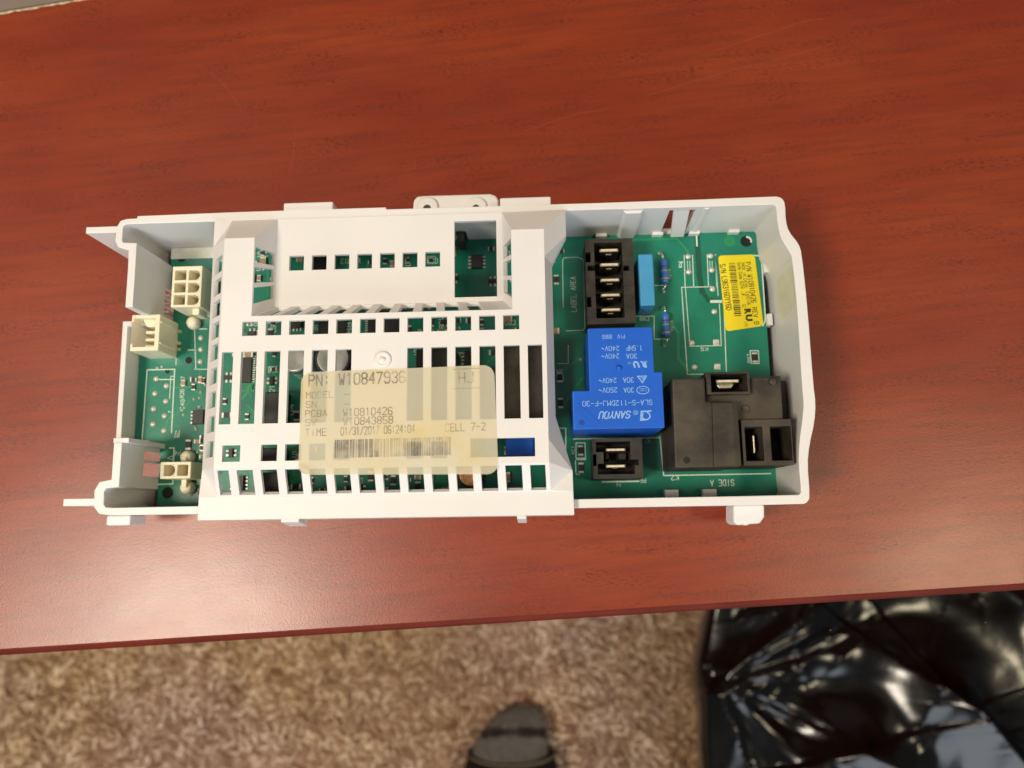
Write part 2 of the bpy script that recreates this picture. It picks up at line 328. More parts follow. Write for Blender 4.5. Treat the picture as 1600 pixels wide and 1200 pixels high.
# ------------------------------------------------------------------ setting
bm = BM(); box(bm, -2500, 2500, -2500, 2500, -760, -740); o = obj('floor', bm, 'carpet'); o['kind'] = 'structure'
bm = BM(); random.seed(3)
TH = [(.0, .2), (.35, .85), (.75, 1.0), (1.0, .35)]
for iy in range(78):
    for ix in range(190):
        x = -900+ix*7+random.uniform(-3.5, 3.5); y = -530+iy*7+random.uniform(-3.5, 3.5)
        a = 5*noise.noise(Vector((x/45, y/45, 0)))+random.uniform(-.7, .7); L = random.uniform(9, 17); wd = random.uniform(3.2, 5.2); h = random.uniform(4, 10); ca, sa = math.cos(a), math.sin(a); rows = []
        bend = random.uniform(-3, 3)
        for t, k in TH:
            cx, cy = x+ca*L*(t-.5)-sa*bend*t*t, y+sa*L*(t-.5)+ca*bend*t*t; zz = -740+h*(.35+.9*t*(1.5-t)); r_ = wd*k*.5
            rows.append([bm.verts.new(q) for q in ((cx+sa*r_, cy-ca*r_, zz-r_), (cx+sa*r_*.6, cy-ca*r_*.6, zz+r_*.7), (cx-sa*r_*.6, cy+ca*r_*.6, zz+r_*.7), (cx-sa*r_, cy+ca*r_, zz-r_))])
        for p_, q_ in zip(rows, rows[1:]):
            for i in range(3): bm.faces.new((p_[i], q_[i], q_[i+1], p_[i+1]))
o = obj('carpet_pile', bm, 'pile', smooth=True, recalc=False); tag(o, 'twisted beige and brown carpet tufts covering the floor beside the desk', 'carpet', kind='stuff')
random.seed(7)
# desk
FL, FR = Vector(at(0, 1014, 0)), Vector(at(1600, 911, 0)); du = (FR-FL).normalized(); dv = Vector((-du.y, du.x))
BL, BR = Vector(at(0, 21, 0)), Vector(at(140, -2, 0)); bu = (BR-BL).normalized()
def line(p, u, s): q = p+u*s; return (q.x, q.y)
desk = empty('desk'); tag(desk, 'reddish mahogany desk with a worn satin top carrying the white control module', 'desk')
front_l, front_r = line(FL, du, -600), line(FR, du, 600)
back_l, back_r = line(BL, bu, -420), line(BL, bu, 1500)
bm = BM(); prism(bm, [front_l, front_r, (front_r[0]+40, back_r[1]), back_r, back_l], -28, 0)
obj('tabletop', bm, 'wood', desk, bevel=0)
for x0_, x1_, y0_, y1_ in ((-640, -616, 0, 150), (660, 684, 20, 260)):
    bm = BM(); box(bm, x0_, x1_, y0_, y1_, -740, -28.3); obj('leg_panel', bm, 'wood', desk)
bm = BM(); box(bm, -615.5, 659.5, 70, 88, -600, -28.3); obj('modesty_panel', bm, 'wood', desk)
bm = BM()                                          # rounded front edge banding
prof = [(0, -.02), (-.55, -.1), (-1.5, -.6), (-2.2, -1.5), (-2.5, -3), (-2.5, -26), (-1.5, -28), (0, -28)]
A = [bm.verts.new((FL.x+du.x*-600+dv.x*a, FL.y+du.y*-600+dv.y*a, z)) for a, z in prof]
B = [bm.verts.new((FR.x+du.x*600+dv.x*a, FR.y+du.y*600+dv.y*a, z)) for a, z in prof]
for i in range(len(prof)-1): bm.faces.new((A[i], A[i+1], B[i+1], B[i]))
bm.faces.new(A); bm.faces.new(B[::-1]); obj('edge_banding', bm, 'edge', desk)
bm = BM()                                          # chipped rear edge
bn = Vector((-bu.y, bu.x)); pts = []
for k in range(120):
    s = -60+k*2.2; wv = .15+1.0*abs(noise.noise((k*.37, 3, 0)))*(1.6 if k < 70 else .7)
    pts.append((s, wv))
for (s0, w0), (s1, w1) in zip(pts, pts[1:]):
    a0, a1 = BL+bu*s0, BL+bu*s1
    prism(bm, [tuple(a0-bn*w0), tuple(a1-bn*w1), tuple(a1+bn*.4), tuple(a0+bn*.4)], -3, .06)
obj('chipped_back_edge', bm, 'chipped', desk)
bm = BM()                                          # fine scratches in the varnish
for ln in [((1120, 78), (1190, 55), (1225, 45), (1245, 36), (1290, 28)), ((1010, 150), (1080, 128), (1150, 108), (1220, 92), (1300, 68)),
           ((455, 262), (458, 240), (462, 205)), ((310, 100), (335, 118), (358, 142), (374, 168)), ((468, 262), (469, 256)), ((820, 205), (900, 178), (960, 168)),
           ((1205, 18), (1212, 30), (1217, 28)), ((1188, 190), (1191, 193)), ((1316, 208), (1319, 211)), ((180, 86), (183, 83)), ((1472, 262), (1475, 265)),
           ((905, 247), (915, 248)), ((103, 255), (106, 257)), ((158, 231), (161, 229)), ((230, 425), (233, 426)), ((600, 270), (604, 268)), ((700, 110), (702, 118)),
           ((1400, 300), (1420, 296)), ((60, 640), (66, 638)), ((1420, 520), (1424, 524)), ((940, 80), (946, 76)), ((500, 60), (504, 64))]:
    ribbon(bm, [at(*p, 0) for p in ln], .10, .002, .012)
for k in range(90):
    q = at(random.uniform(0, 1600), random.uniform(10, 1000), 0); r_ = random.uniform(.06, .22); a_ = random.uniform(0, 3); ribbon(bm, [q, (q[0]+r_*math.cos(a_)*random.uniform(.2, 3), q[1]+r_*math.sin(a_))], r_, .002, .012)
o = obj('scratches', bm, 'scratch', desk); o['kind'] = 'stuff'
bm = BM()                                          # wall behind the desk's far left
w0 = BL+bu*(-2200)+bn*1.2; w1 = BL+bu*2400+bn*1.2
prism(bm, [tuple(w0), tuple(w1), tuple(w1+bn*90), tuple(w0+bn*90)], -740, 1400)
tag(obj('wall', bm, 'wall'), None, kind='structure')

# ------------------------------------------------------------------ person (one foot)
def loft(bm, rings, seg=28):
    RR = []
    for (c, a, b, t) in rings:      # centre, half width x, half height, tilt of the ring about x (deg): 0 = ring faces +y
        c = Vector(c); v = Vector((0, math.sin(R(t)), math.cos(R(t))))
        RR.append([bm.verts.new(c+Vector((a*math.cos(2*math.pi*k/seg), 0, 0))+v*(b*math.sin(2*math.pi*k/seg)*(.8 if math.sin(2*math.pi*k/seg) < 0 else 1))) for k in range(seg)])
    for p, q in zip(RR, RR[1:]):
        for i in range(seg): j = (i+1) % seg; bm.faces.new((p[i], p[j], q[j], q[i]))
    bm.faces.new(RR[0][::-1]); bm.faces.new(RR[-1])
fx, fy = at(796, 1104, -700)
def foot_rings(g, n0=0, n1=99):
    r = [((fx+18, fy-1, -722), 8, 6, 0), ((fx+15, fy-5, -719), 20, 12, 0), ((fx+12, fy-13, -715), 31, 17, 0), ((fx+7, fy-26, -711), 41, 21, 0), ((fx+0, fy-48, -707), 49, 26, 0),
         ((fx-2, fy-75, -702), 50, 33, 0), ((fx-4, fy-100, -696), 47, 41, -10), ((fx-4, fy-130, -686), 42, 50, -25), ((fx-4, fy-160, -668), 40, 52, -45),
         ((fx-4, fy-178, -630), 42, 46, -70), ((fx-4, fy-182, -560), 46, 48, -88), ((fx-4, fy-184, -460), 56, 58, -90), ((fx-4, fy-186, -330), 62, 64, -90), ((fx-4, fy-190, -260), 60, 64, -90)]
    return [(c, a*.90+g, b+g, t) for c, a, b, t in r[n0:n1]]
bm = BM(); loft(bm, foot_rings(0)); person = obj('person', bm, 'skin', smooth=True)
tag(person, 'foot in a grey sock with a dark knitted band, standing on the carpet', 'person')
bm = BM(); loft(bm, foot_rings(2.2, 0, 11))
for f in bm.faces: f.material_index = 0
so = obj('sock', bm, 'sock', person, smooth=True); sm = so.modifiers.new('sub', 'SUBSURF'); sm.levels = sm.render_levels = 2
# knitted dark marks of the band
bm = BM()
for k in range(15):
    a = R(28+k*8.7); ln = random.uniform(6, 12); wd = random.uniform(2.0, 4.5)
    x = fx+4+42.6*math.cos(a); z = -710+27.5*math.sin(a)
    y = fy-34+9*math.sin(a)
    dx = -math.sin(a)*wd/2; dz = math.cos(a)*wd*.45; up = (math.cos(a)*.9, math.sin(a)*.9)
    v = [bm.verts.new(q) for q in ((x-dx, y-ln/2, z-dz), (x+dx, y-ln/2, z+dz), (x+dx, y+ln/2, z+dz-1), (x-dx, y+ln/2, z-dz-1))]
    u = [bm.verts.new((q.co.x+up[0], q.co.y, q.co.z+up[1])) for q in v]
    bm.faces.new(v); bm.faces.new(u[::-1])
    for i in range(4): bm.faces.new((v[i], v[(i+1) % 4], u[(i+1) % 4], u[i]))
obj('dark_band_knit', bm, 'sockdark', so)
bm = BM(); loft(bm, [((fx+2, fy-52, -703), 51, 35, -10), ((fx-1, fy-80, -694), 58, 46, -16), ((fx-2, fy-115, -682), 60, 52, -22), ((fx-4, fy-160, -650), 64, 62, -55), ((fx-4, fy-190, -560), 72, 70, -85), ((fx-4, fy-200, -400), 80, 78, -90), ((fx-4, fy-205, -240), 84, 80, -90)])
tr = obj('trouser_leg', bm, 'trouser', person, smooth=True)
bm = BM(); pts = []
for k in range(33):
    a = 2*math.pi*k/32; b = math.sin(a)*35*(.8 if math.sin(a) < 0 else 1)
    pts.append((fx+2+52*math.cos(a), fy-52+math.sin(R(-10))*b+1, -703+math.cos(R(-10))*b))
tube(bm, pts, 1.5); obj('hem', bm, 'hem', tr, smooth=True)

# ------------------------------------------------------------------ refuse bag (crumpled film over lumpy contents)
bm = BM(); NX, NY = 230, 200; BZ = -450
bx0, _y = at(1083, 1100, BZ); bx0 -= 20; by1 = at(1200, 840, BZ)[1]; by0 = at(1200, 1420, BZ)[1]; bx1 = bx0+620
# creases measured on the film: (from, to, height, sharp side, soft side)
ridges = [((1446, 1060), (1500, 1095), 30, 9, 60), ((1500, 1095), (1610, 1215), 32, 7, 60), ((1446, 1060), (1425, 1120), 9, 22, 30), ((1140, 1046), (1225, 975), 20, 16, 60),
          ((1275, 1176), (1330, 1160), 24, 18, 60), ((1330, 1160), (1395, 1190), 22, 18, 50), ((1122, 1082), (1150, 1145), 9, 7, 22)]
KP = Vector(at(1128, 1064, BZ))
RG = [(Vector(at(*a, BZ)), Vector(at(*b, BZ)), h, w1_, w2_) for a, b, h, w1_, w2_ in ridges]
for k_ in range(42):
    a_ = Vector((bx0+random.uniform(5, 330), by1-random.uniform(20, 330))); th_ = random.gauss(.3, .9); L_ = random.uniform(15, 70); RG.append((a_, a_+Vector((L_*math.cos(th_), L_*math.sin(th_))), random.uniform(1.5, 5), random.uniform(2.5, 5), random.uniform(6, 16)))
G = []
for j in range(NY+1):
    row = []
    for i in range(NX+1):
        u, v = i/NX, j/NY; x = bx0+(bx1-bx0)*u; y = by0+(by1-by0)*v
        ex, ex2, ey = min(1, u/.055), min(1, (1-u)/.1), min(1, v/.1, (1-v)/.1)
        edge = (1-(1-ex)**2.4)*(1-(1-ex2)**2.4)*(1-(1-ey)**2.4)
        wx, wy = 30*noise.noise(Vector((x/110, y/110, 9))), 30*noise.noise(Vector((x/110, y/110, 2)))
        r = 20*noise.noise(Vector(((x+wx)/190, (y+wy)/190, 0)))+6*noise.noise(Vector(((x+wx)/75, (y+wy)/110, 5)))+1.6*noise.noise(Vector(((x+2*wx)/26, (y+wy)/40, 1)))
        kx, ky = x-KP.x, y-KP.y; dk = math.hypot(kx, ky); th = math.atan2(ky, kx)
        if abs(th) < 1.5: r += 7*math.cos(th)*noise.noise(Vector((th*4.2+dk/900, 3.3, 0)))*min(1, dk/90)*math.exp(-dk/330)*1.6
        for a, b, h, w1_, w2_ in RG:
            if h < 6 and (abs(x-a.x) > 110 or abs(y-a.y) > 110): continue
            ab = b-a; q = Vector((x, y))-a; t = max(0, min(1, q.dot(ab)/ab.length_squared)); dd = (q-ab*t).length
            side = ab.x*q.y-ab.y*q.x; r += h*math.exp(-dd/(w1_ if side > 0 else w2_))*.8
        z = -739+(BZ+739+r-12)*edge
        pyv = 800-y*ppm(BZ); x += (14*max(0, (1030-pyv)/75) if pyv < 1030 else 0)*(1-u)**2+112*(1-edge)*(1-ex)**.5+4*noise.noise(Vector((y/60, 3, 4)))*(1-ex)+7*(1-ex)*noise.noise(Vector((y/35, 7, z/60)))
        row.append(bm.verts.new((x, y, z)))
    G.append(row)
for j in range(NY):
    for i in range(NX): bm.faces.new((G[j][i], G[j][i+1], G[j+1][i+1], G[j+1][i]))
tag(obj('refuse_bag', bm, 'bag', smooth=True, recalc=False), 'glossy crumpled black plastic refuse bag on the carpet in front of the desk', 'bag')

# ================================================================== CONTROL MODULE
mod = empty('control_module'); tag(mod, 'white plastic appliance control module with green circuit board and vented cover, lying on the desk', 'control module')
ZR, ZC, ZF, ZL, ZP = 34.0, 43.0, 34.4, 36.6, 10.0      # tray rim, cover top, recess floor, cover flange, board top

# ---- tray
bm = BM()
def P(x, y, z=ZR): return at(x, y, z)
outer = [(-134.4, 80), (-134.6, 86.2), (-138.2, 87.4), (-139.3, 89.6), (-139.2, 94.2), (-138, 96.4), (-136, 97.0), (-132.4, 97.1), (-132.3, 97.9), (-100, 98.2), (-50.1, 98.2), (-50, 97.5), (20, 97.4),
         P(1213, 306.5), P(1222, 309), P(1227, 317), P(1228, 345), P(1233, 362), P(1248, 380), P(1253, 395), P(1262, 480), P(1271, 600), P(1275, 630), P(1273, 660), P(1265, 695), P(1262, 725), P(1266, 776), P(1262, 785), P(1254, 788), (8, 1.0), (-60, .9),
         (-134.5, .9), (-138.2, 1.4), (-140, 3.6), (-140.2, 8.6), (-138.8, 11.2), (-135.0, 11.9), (-135.0, 23.3)]
inner = [(-131.9, 80), (-132.0, 88.6), (-136.6, 88.9), (-137.0, 89.8), (-137.0, 94.0), (-136.5, 94.9), (-135.5, 95.2), (-132.4, 95.2), (-132.3, 95.2), (-100, 95.2), (-50.1, 95.2), (-50, 95.2), (20, 95.1),
         P(1208, 319.5), P(1211, 320.5), P(1213, 324), P(1215, 350), P(1220, 372), P(1233, 392), P(1238, 402), P(1246, 482), P(1253, 600), P(1256, 630), P(1254, 655), P(1249, 690), P(1248, 725), P(1252, 768), P(1250, 772), P(1246, 773.5), (8, 3.6), (-60, 3.5),
         (-134, 3.2), (-136.2, 3.4), (-136.9, 4.4), (-137, 8.2), (-136.4, 9.2), (-132.4, 9.5), (-132.4, 23.3)]
outer = outer[:13]+chaikin(outer[13:30]) + outer[30:]; inner = inner[:13]+chaikin(inner[13:30])+inner[30:]
xa, xb = P(1047, 329, 32)[0], P(1088, 329, 32)[0]
outer = [(-134.4, 67), (-134.4, 80)]+outer[1:13]+[(xa, 97.5), (xb, 97.5)]+outer[13:-1]+[(-135, 13.6), (-135, 21.8), (-135, 23.3)]
inner = [(-131.9, 67), (-131.9, 80)]+inner[1:13]+[(xa, 95.0), (xb, 95.0)]+inner[13:-1]+[(-132.4, 13.6), (-132.4, 21.8), (-132.4, 23.3)]
nn = len(outer)-1
wallgrid(bm, outer, inner, [0, 9, 13.5, 20, 31.5, ZR], {(0, 0), (0, 1), (14, 1), (14, 2), (14, 3), (nn-2, 0), (nn-2, 1), (nn-2, 2)})
for y in (67.6, 70.6, 73.6, 76.6): box(bm, -134.3, -130.6, y, y+.6, 1, 13.4)
box(bm, -134.9, -132.5, 18.2, 19.0, -.0, 20.1)
# stepped low wall between the two tall ones
wallstrip(bm, [(-134.3, 66.9), (-139, 66.6), (-144, 66.6), (-143.6, 25.6), (-143.4, 23.4), (-135, 23.2)], [(-134.3, 64.9), (-139, 64.8), (-142.2, 64.8), (-141.8, 27), (-141.7, 25.2), (-134, 25.0)], 0, 18)
# tall inner return beside lower left wall
box(bm, -135.6, -130.6, 23.3, 24.9, 8, ZR-.6)
# ears
box(bm, -149.4, -138.9, 92.4, 94.6, 1, ZR); box(bm, -149.8, -139.6, 3.9, 6.2, 1, ZR)
# floor plates below the board (open strip along the west wall)
box(bm, -129, 76, 3.5, 95, 1.2, 3)
# pillars and feet on the north wall
for x0, x1, dep in ((P(972, 335, 30)[0], P(1004, 335, 30)[0], 1.1), (P(1096, 335, 30)[0], P(1108, 335, 30)[0], .5)):
    prism(bm, [(x0, 94.98), (x1, 94.98), (x1-1, 94.98-dep), (x0+1, 94.98-dep)], 8, 33)
for x in (939, 1027, 1084, 1146):
    q = at(x, 364, 11); box(bm, q[0]-1.9, q[0]+1.9, 94.0, 95.15, 8, 12.4)
for x in (1048, 1107):
    q = at(x, 772, 11); box(bm, q[0]-2.2, q[0]+2.2, 3.5, 6.5, 10.2, 13.5)
for yy in (418, 500, 620): q = at(1200, yy, 11); box(bm, 75.8, 77.6, q[1]-2, q[1]+2, 8, 12)
tray = obj('housing_tray', bm, 'tray', mod, bevel=.35)
bm = BM()                                            # leaning snap tab in the opening
a, b = P(1053, 330, 32)[0], P(1079, 330, 32)[0]; c, d_ = at(1049, 369, 14)[0], at(1070, 369, 14)[0]
prism(bm, [(c, 93.0), (d_, 93.0), (d_, 94.2), (c, 94.2)], 12, 32, [(a, 95.4), (b, 95.4), (b, 96.6), (a, 96.6)]); obj('snap_tab', bm, 'tray', tray, bevel=.2)
for (x0, y0, x1, y1, zt, zb) in ((443, 317, 520, 331, 33, 20), (781, 309, 861, 326, 33, 20)):
    bm = BM(); p, q = at(x0, y0, zt), at(x1, y1, zt); box(bm, p[0], q[0], 98.3 if x0 < 500 else 97.55, p[1], zb, zt); obj('latch_block', bm, 'tray', tray, bevel=.5, seg=3)
bm = BM()                                            # mounting ear with two screw holes
z = 27; pl = ppoly(z, (644, 332), (646, 312), (652, 306), (662, 305), (766, 302), (775, 305), (779, 312), (780, 330))
prism(bm, [(pl[0][0], 97.4)]+pl[1:-1]+[(pl[-1][0], 97.6)], 22, z); me_ = obj('mounting_ear', bm, 'tray', tray, bevel=.8, seg=3)
for x in (668, 744):
    bm = BM(); q = at(x, 322, z); lathe(bm, q[0], q[1]-.6, [(3.6, z-.2), (3.6, z+.8), (3.1, z+1.0), (2.0, z+1.0)]); bo = obj('screw_boss', bm, 'tray', me_, bevel=.2)
    bm = BM(); cyl(bm, q[0], q[1]-1.2, z+.9, z+1.06, 1.3); obj('screw_hole', bm, 'dusty', me_)
bm = BM(); p, q = at(166, 808, 22), at(203, 821, 22); box(bm, p[0], q[0], q[1], .9, 12, 22); obj('lower_clip', bm, 'tray', tray, bevel=.6)
bm = BM(); pl = ppoly(20, (1146, 790), (1146, 816), (1152, 821), (1162, 820), (1166, 822), (1172, 819), (1188, 818), (1195, 808), (1195, 790)); prism(bm, [(pl[0][0], 1.2)]+pl[1:-1]+[(pl[-1][0], 1.2)], 9, 20); obj('latch_knob', bm, 'tray', tray, bevel=1.2, seg=3)
bm = BM(); p = at(1218, 400, 22); q = at(1244, 512, 26)
def wallx(y, z): return 0
# faint tape patch on the east inner wall
e0, e1 = Vector(P(1238, 402)), Vector(P(1246, 482))
nrm = Vector((-(e1-e0).y, (e1-e0).x)).normalized(); nrm = -nrm if nrm.x > 0 else nrm
vv = [bm.verts.new((*(e0+(e1-e0)*t+nrm*.08), z)) for t, z in ((.02, 17), (1.3, 17), (1.3, 33), (.02, 33))]
bm.faces.new(vv); obj('tape_patch', bm, mat('old_tape', (.77, .75, .64), .35), tray, label='yellowish clear tape on the right inner wall')

# ---- vented cover (one stitched shell)
bm = BM()
def plate(c00, c10, c11, c01, holes=(), du_=(), dv_=()):
    """bilinear face with rectangular openings; holes in u,v (0..1)"""
    c = [Vector(q) for q in (c00, c10, c11, c01)]
    us = sorted(set([0, 1]+[round(h[i], 5) for h in holes for i in (0, 1)])); vs = sorted(set([0, 1]+[round(h[i], 5) for h in holes for i in (2, 3)]))
    V = {}
    def vert(u, v):
        if (u, v) not in V: V[u, v] = bm.verts.new(c[0]*(1-u)*(1-v)+c[1]*u*(1-v)+c[2]*u*v+c[3]*(1-u)*v)
        return V[u, v]
    for u0, u1 in zip(us, us[1:]):
        for v0, v1 in zip(vs, vs[1:]):
            um, vm = (u0+u1)/2, (v0+v1)/2
            if any(h[0] < um < h[1] and h[2] < vm < h[3] for h in holes): continue
            bm.faces.new((vert(u0, v0), vert(u1, v0), vert(u1, v1), vert(u0, v1)))
XW, XE = P(340, 600, ZC)[0], P(853, 500, ZC)[0]
YS, YN = P(600, 727, ZC)[1], P(370, 372, ZC)[1]
RX0, RX1, RY = P(395, 440, ZC)[0], P(800, 440, ZC)[0], P(600, 488.5, ZC)[1]
FX0, FX1, FY = P(432, 400, ZF)[0], P(785, 400, ZF)[0], P(600, 475, ZF)[1]
YB = 95.0; XBW = P(322, 600, 35.5)[0]; SB = P(600, 773, 37)[1]; SO = -1.0; XBE = 3.2; XFE = 7.9
def hx(a, b, y, z, x0, x1): return (P(a, y, z)[0]-x0)/(x1-x0), (P(b, y, z)[0]-x0)/(x1-x0)
W_ = XE-XW
pitch = (P(786, 492, ZC)[0]-P(379, 501, ZC)[0])/11; xb0 = P(379, 501, ZC)[0]; sw = 4.85
cols = [(xb0+pitch*i, xb0+pitch*i+sw) for i in range(-1, 13)]
H = []
def addh(x0, x1, ya, yb): H.append(((x0-XW)/W_, (x1-XW)/W_, (ya-YS)/(RY-YS), (yb-YS)/(RY-YS)))
yB0, yB1 = P(600, 519.5, ZC)[1], P(600, 497, ZC)[1]
yC0, yC1 = P(500, 660, ZC)[1], P(500, 546.5, ZC)[1]
yD0, yD1 = P(500, 719, ZC)[1], P(500, 693, ZC)[1]
for i, (a, b) in enumerate(cols):
    if 1 <= i <= 12: addh(a, b, yB0, yB1)
    if i == 0: addh(XW+.9, b, yC0, yC1)
    elif 1 <= i <= 5 or 8 <= i <= 13: addh(a, b if i < 13 else b-.6, yC0, yC1)
    if i in (2, 3, 4, 5, 8, 9): addh(a, b, yD0, yD1)
addh(P(347, 710, ZC)[0], P(375, 710, ZC)[0], yD0, yD1); addh(P(735, 700, ZC)[0], P(836, 700, ZC)[0], yD0, yD1+.6)
H = [h for h in H if h[1]-h[0] > .005]
plate((XW, YS, ZC), (XE, YS, ZC), (XE, RY, ZC), (XW, RY, ZC), H)
plate((XW, RY, ZC), (RX0, RY, ZC), (RX0, YN, ZC), (XW, YN, ZC)); plate((RX1, RY, ZC), (XE, RY, ZC), (XE, YN, ZC), (RX1, YN, ZC))
# recess floor
FW, FH = FX1-FX0, YB-FY; H = []
for i in range(7):
    x0 = P(452+35.4*i, 410, ZF)[0]; ya, yb = P(452+35.4*i, 421.5-.8*i, ZF)[1], P(452+35.4*i, 399-.8*i, ZF)[1]
    H.append(((x0-FX0)/FW, (x0+4.75-FX0)/FW, (P(570, 419.5, ZF)[1]-FY)/FH, (P(570, 396.5, ZF)[1]-FY)/FH))
H.append(((P(710, 400, ZF)[0]-FX0)/FW, (P(776, 400, ZF)[0]-FX0)/FW, (P(740, 464, ZF)[1]-FY)/FH, (P(740, 345, ZF)[1]-FY)/FH))
plate((FX0, FY, ZF), (FX1, FY, ZF), (FX1, YB, ZF), (FX0, YB, ZF), H)
# recess walls
H = []
for i in range(10):
    a = (i*pitch+1.2)/(RX1-RX0); H.append((a+.004, a+4.9/(RX1-RX0), .03, .97)) if a+5/(RX1-RX0) < .995 else None
plate((RX0, RY, ZC), (RX1, RY, ZC), (FX1, FY, ZF), (FX0, FY, ZF), H)
sl = [(.06+.27*i, .06+.27*i+.21, .06, .94) for i in range(3)]
plate((RX0, RY, ZC), (RX0, YN, ZC), (FX0, YN-.5, ZF), (FX0, FY, ZF), [(h[0]+.09, h[1]+.09, h[2], h[3]) for h in sl])
plate((RX1, RY, ZC), (RX1, YN, ZC), (FX1, YN-.5, ZF), (FX1, FY, ZF), [(h[0]+.09, h[1]+.09, h[2], h[3]) for h in sl])
def face(*p): bm.faces.new([bm.verts.new(q) for q in p])
zb = 35.2
face((RX0, YN, ZC), (FX0, YB, ZF), (FX0, YN-.5, ZF)); face((RX1, YN, ZC), (FX1, YB, ZF), (FX1, YN-.5, ZF))
# north slopes of the two posts
face((XW, YN, ZC), (RX0, YN, ZC), (FX0, YB, ZF), (XW-1.5, YB, ZF)); face((RX1, YN, ZC), (XE, YN, ZC), (XFE, YB, zb), (FX1, YB, ZF))
# west slope with its small vents
face((XW, YN, ZC), (XW-1.5, YB, ZF), (XBW, YB, zb), (XBW, YN, zb))
WH = [((P(334, y+13, 39)[1]-YS)/(YN-YS), (P(334, y-12, 39)[1]-YS)/(YN-YS), .12, .80) for y in (415, 449, 483, 517, 551, 588, 625, 663, 702)]
plate((XW, YS, ZC), (XW, YN, ZC), (XBW, YN, zb), (XBW, YS, zb), WH)
face((XW, YS, ZC), (XBW, YS, zb), (XBW, SB, ZL), (XW-1.2, SB, ZL))
face((XBW, YS, zb), (XBW, YS, zb-1.6), (XBW, SB, zb-1.6), (XBW, SB, ZL)); face((XBW, YS, zb), (XBW, YB, zb), (XBW, YB, zb-1.6), (XBW, YS, zb-1.6))
# south slope with long vents
H = []
for i, (a, b) in enumerate(cols):
    a2, b2 = max(a, XW+1.0), min(b, XE-1.2)
    if b2-a2 > 1.5: H.append(((a2-XW)/W_, (b2-XW)/W_, .08, .93))
plate((XW, YS, ZC), (XE, YS, ZC), (XE+.3, SB, ZL), (XW-1.2, SB, ZL), H)
# south flange and lip
LW = [(.19, .30), (.825, .91)]
xs0, xs1 = XBW, XFE
plate((xs0, SB, ZL), (xs1, SB, ZL), (xs1+.1, SO, ZL), (xs0, SO, ZL))
plate((xs0, SO, ZL), (xs1+.1, SO, ZL), (xs1+.1, SO-.3, 24), (xs0, SO-.3, 24), [(a+.02, b-.02, .12, .7) for a, b in LW])
# east end
tl = [(XE, YN), (XE, 77), (XE, 28.5), (XE, YS), (XE, YS)]; bl = [(XFE, 86.2), (XBE, 77), (XBE, 28.5), (XFE, 12.2), (XFE, SB)]
face((XE, YN, ZC), (XFE, 86.2, zb), (XFE, YB, zb)); face((XE, YN, ZC), (XE, 77, ZC), (XBE, 77, zb), (XFE, 86.2, zb))
face((XE, 77, ZC), (XE, 28.5, ZC), (XBE, 28.5, zb), (XBE, 77, zb)); face((XE, 28.5, ZC), (XE, YS, ZC), (XFE, 12.2, zb), (XBE, 28.5, zb))
face((XE, YS, ZC), (XE+.3, SB, ZL), (XFE, SB, ZL), (XFE, 12.2, zb))
E_ = [(XFE, YB), (XFE, 86.2), (XBE, 77), (XBE, 28.5), (XFE, 12.2), (XFE, SB)]
for (x0, y0), (x1, y1) in zip(E_, E_[1:]):
    z0_ = zb if (x0, y0) != (XFE, SB) else ZL; z1_ = ZL if (x1, y1) == (XFE, SB) else zb
    face((x0, y0, z0_), (x0, y0, 31.5), (x1, y1, 31.5), (x1, y1, z1_))
# stitch T-junctions
bmesh.ops.remove_doubles(bm, verts=bm.verts, dist=.05)
for _ in range(6):
    todo = []
    bm.verts.ensure_lookup_table(); vl = list(bm.verts)
    for e in list(bm.edges):
        if len(e.link_faces) > 1: continue
        a, b = e.verts[0].co, e.verts[1].co; ab = b-a; L2 = ab.length_squared
        for v in vl:
            if v in e.verts: continue
            t = (v.co-a).dot(ab)/L2
            if .001 < t < .999 and (v.co-a-ab*t).length < .03: todo.append((e, e.verts[0], t)); break
    for e, v0, t in todo: bmesh.utils.edge_split(e, v0, t)
    bmesh.ops.remove_doubles(bm, verts=bm.verts, dist=.05)
    if not todo: break
bmesh.ops.recalc_face_normals(bm, faces=bm.faces)
up = sum(f.normal.z*f.calc_area() for f in bm.faces)
if up < 0: bmesh.ops.reverse_faces(bm, faces=bm.faces)
cover = obj('vented_cover', bm, 'white', mod, solid=1.45, bevel=.38, seg=3, recalc=False)
bm = BM(); q = P(598, 562, ZC); lathe(bm, q[0], q[1], [(2.7, ZC-.1), (2.6, ZC+.35), (2.0, ZC+.45), (1.3, ZC+.2), (.9, ZC+.2), (.7, ZC+.8), (.1, ZC+.9)], 28)
obj('moulding_boss', bm, 'white', cover, smooth=True)
for a, b in LW:                                      # the tray's catches showing in the lip's windows
    x0 = xs0+(xs1-xs0)*(a+.025); x1 = xs0+(xs1-xs0)*(b-.035)
    bm = BM(); prism(bm, [(x0, 1), (x1, 1), (x1, SO-2.4), (x0, SO-2.4)], 25, 33.5, [(x0, 1), (x1, 1), (x1, SO-1.0), (x0, SO-1.0)]); obj('snap_catch', bm, 'tray', tray, bevel=.3)

